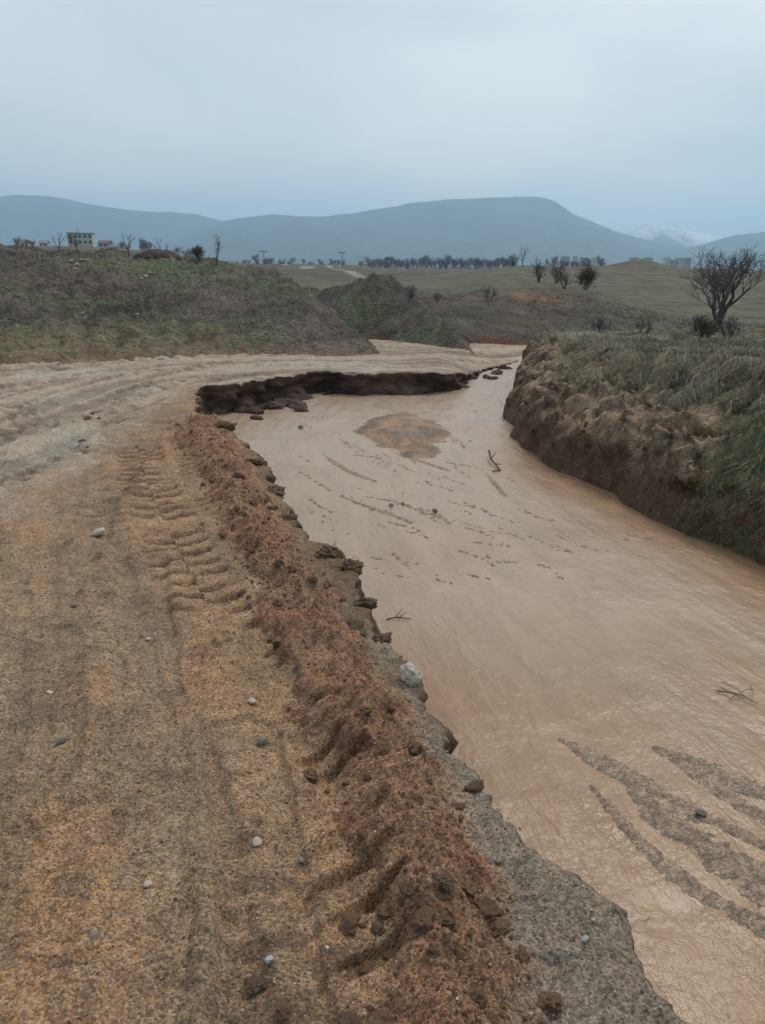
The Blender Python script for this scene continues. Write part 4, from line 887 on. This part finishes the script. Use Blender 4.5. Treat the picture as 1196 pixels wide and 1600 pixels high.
for i, (u, yy, w) in enumerate(HS):
    house(u, yy, w, 3.2 + (i % 3) * 1.3, 6, 1 + (i % 3 > 0), 2, M_roof[i % 2] if i % 4 else M_roof[0], M_wall[i % 3], 'hazy %s town house, %s walls and %s roof, far left skyline' % (('one storey', 'two storey', 'taller two storey')[i % 3], ('white', 'cream', 'grey')[i % 3], 'tiled' if i % 2 == 0 or i % 4 == 0 else 'grey sheet'), 'house', 'town houses on the skyline')
house(578, 900, 16, 5, 10, 1, 4, M_roof[1], M_wall[0], 'long white shed beyond the tree belt', 'house'); house(694, 620, 8, 5, 6, 1, 2, M_roof[0], M_wall[0], 'white house with red roof behind the tree belt', 'house')
for i, u in enumerate([868, 884, 899, 914, 931, 992, 1003, 1014, 1044, 1054, 1063, 1075]):
    house(u, 1350 + (i % 3) * 90, 10 + (i % 2) * 3, 19 + (i % 3) * 2.5, 11, 6, 3, None, M_wall[i % 2 * 2], ('pale' if i % 2 == 0 else 'grey') + (' hazy apartment block left of the grassy knoll' if u < 950 else ' hazy apartment block right behind the grassy knoll') , 'apartment block', 'far apartment blocks', 410)
for u, yy, hh, lab in ((535, 430, 9.5, 'taller utility pole with crossarm standing in the far field'), (413, 430, 8.5, 'utility pole at the field edge by the left hill')):
    root = bpy.data.objects.new('utility_pole', None); COL.objects.link(root); root.location = spot(u, yy, 410); tag(root, lab, 'utility pole')
    t = Tubes(); t.add([(0, 0, -.2), (0, 0, hh * .5), (0, 0, hh)], [.22, .19, .15], 8); link('post', t.mesh('post', M_pole), None, root)
    link('crossarm', mbox('crossarm', (-2.0, -.12, hh - .7), (2.0, .12, hh - .4), M_pole), None, root)
    for q in (-1.7, 0, 1.7): link('insulator', mbox('insulator', (q - .1, -.1, hh - .4), (q + .1, .1, hh + .1), M_glass), None, root)
# heap of dark soil on the hilltop
x_, y_ = np.meshgrid(np.linspace(-1.6, 1.6, 60), np.linspace(-1.2, 1.2, 40), indexing='ij'); q = np.clip(1 - (x_ / 1.6) ** 2 - (y_ / 1.2) ** 2, 0, 1)
hp = spot(247, 27.2, 395); x_ *= .55; y_ *= .5; z_ = 0.32 * q ** 0.8 + 0.05 * fbm2(x_ * 4, y_ * 4, 3, 600) * (q > 0) - .08 - 0.5 * np.maximum(0, (x_ / .88) ** 2 + (y_ / .6) ** 2 - 0.85)
me = mesh_np('soil_heap', np.stack([x_.ravel(), y_.ravel(), z_.ravel()], 1), grid_faces(60, 40), np.repeat(S(78, 66, 60)[None], 2400, 0)); o = link('soil_heap', me, M_hill, None, (hp[0], hp[1], hp[2] + .04)); tag(o, 'low dark heap of bare soil on the left hilltop', 'soil heap')
# pale rocks on the left slope
for i, (u, v, n) in enumerate([(112,410,9),(120,415,8),(128,408,9),(118,422,7),(228,433,10),(222,437,7),(215,492,6),(130,490,6),(134,408,7),(235,428,6)]):
    d = ray(u, v); tt = np.linspace(14, 34, 400); X_ = tt * d[0] / d[1]; Zr = CAM_Z + tt * d[2] / d[1]; hz_ = hill_h(X_, tt)[0]; j = np.argmax(hz_ > Zr); pp = np.array([X_[j], tt[j], hz_[j]])
    put('rock', PPEB[i % 4], pp, px_m(pp, n * .9), 'pale rock showing in the grass of the left slope', 'rock', 'pale rocks on the left slope', sink=.35)
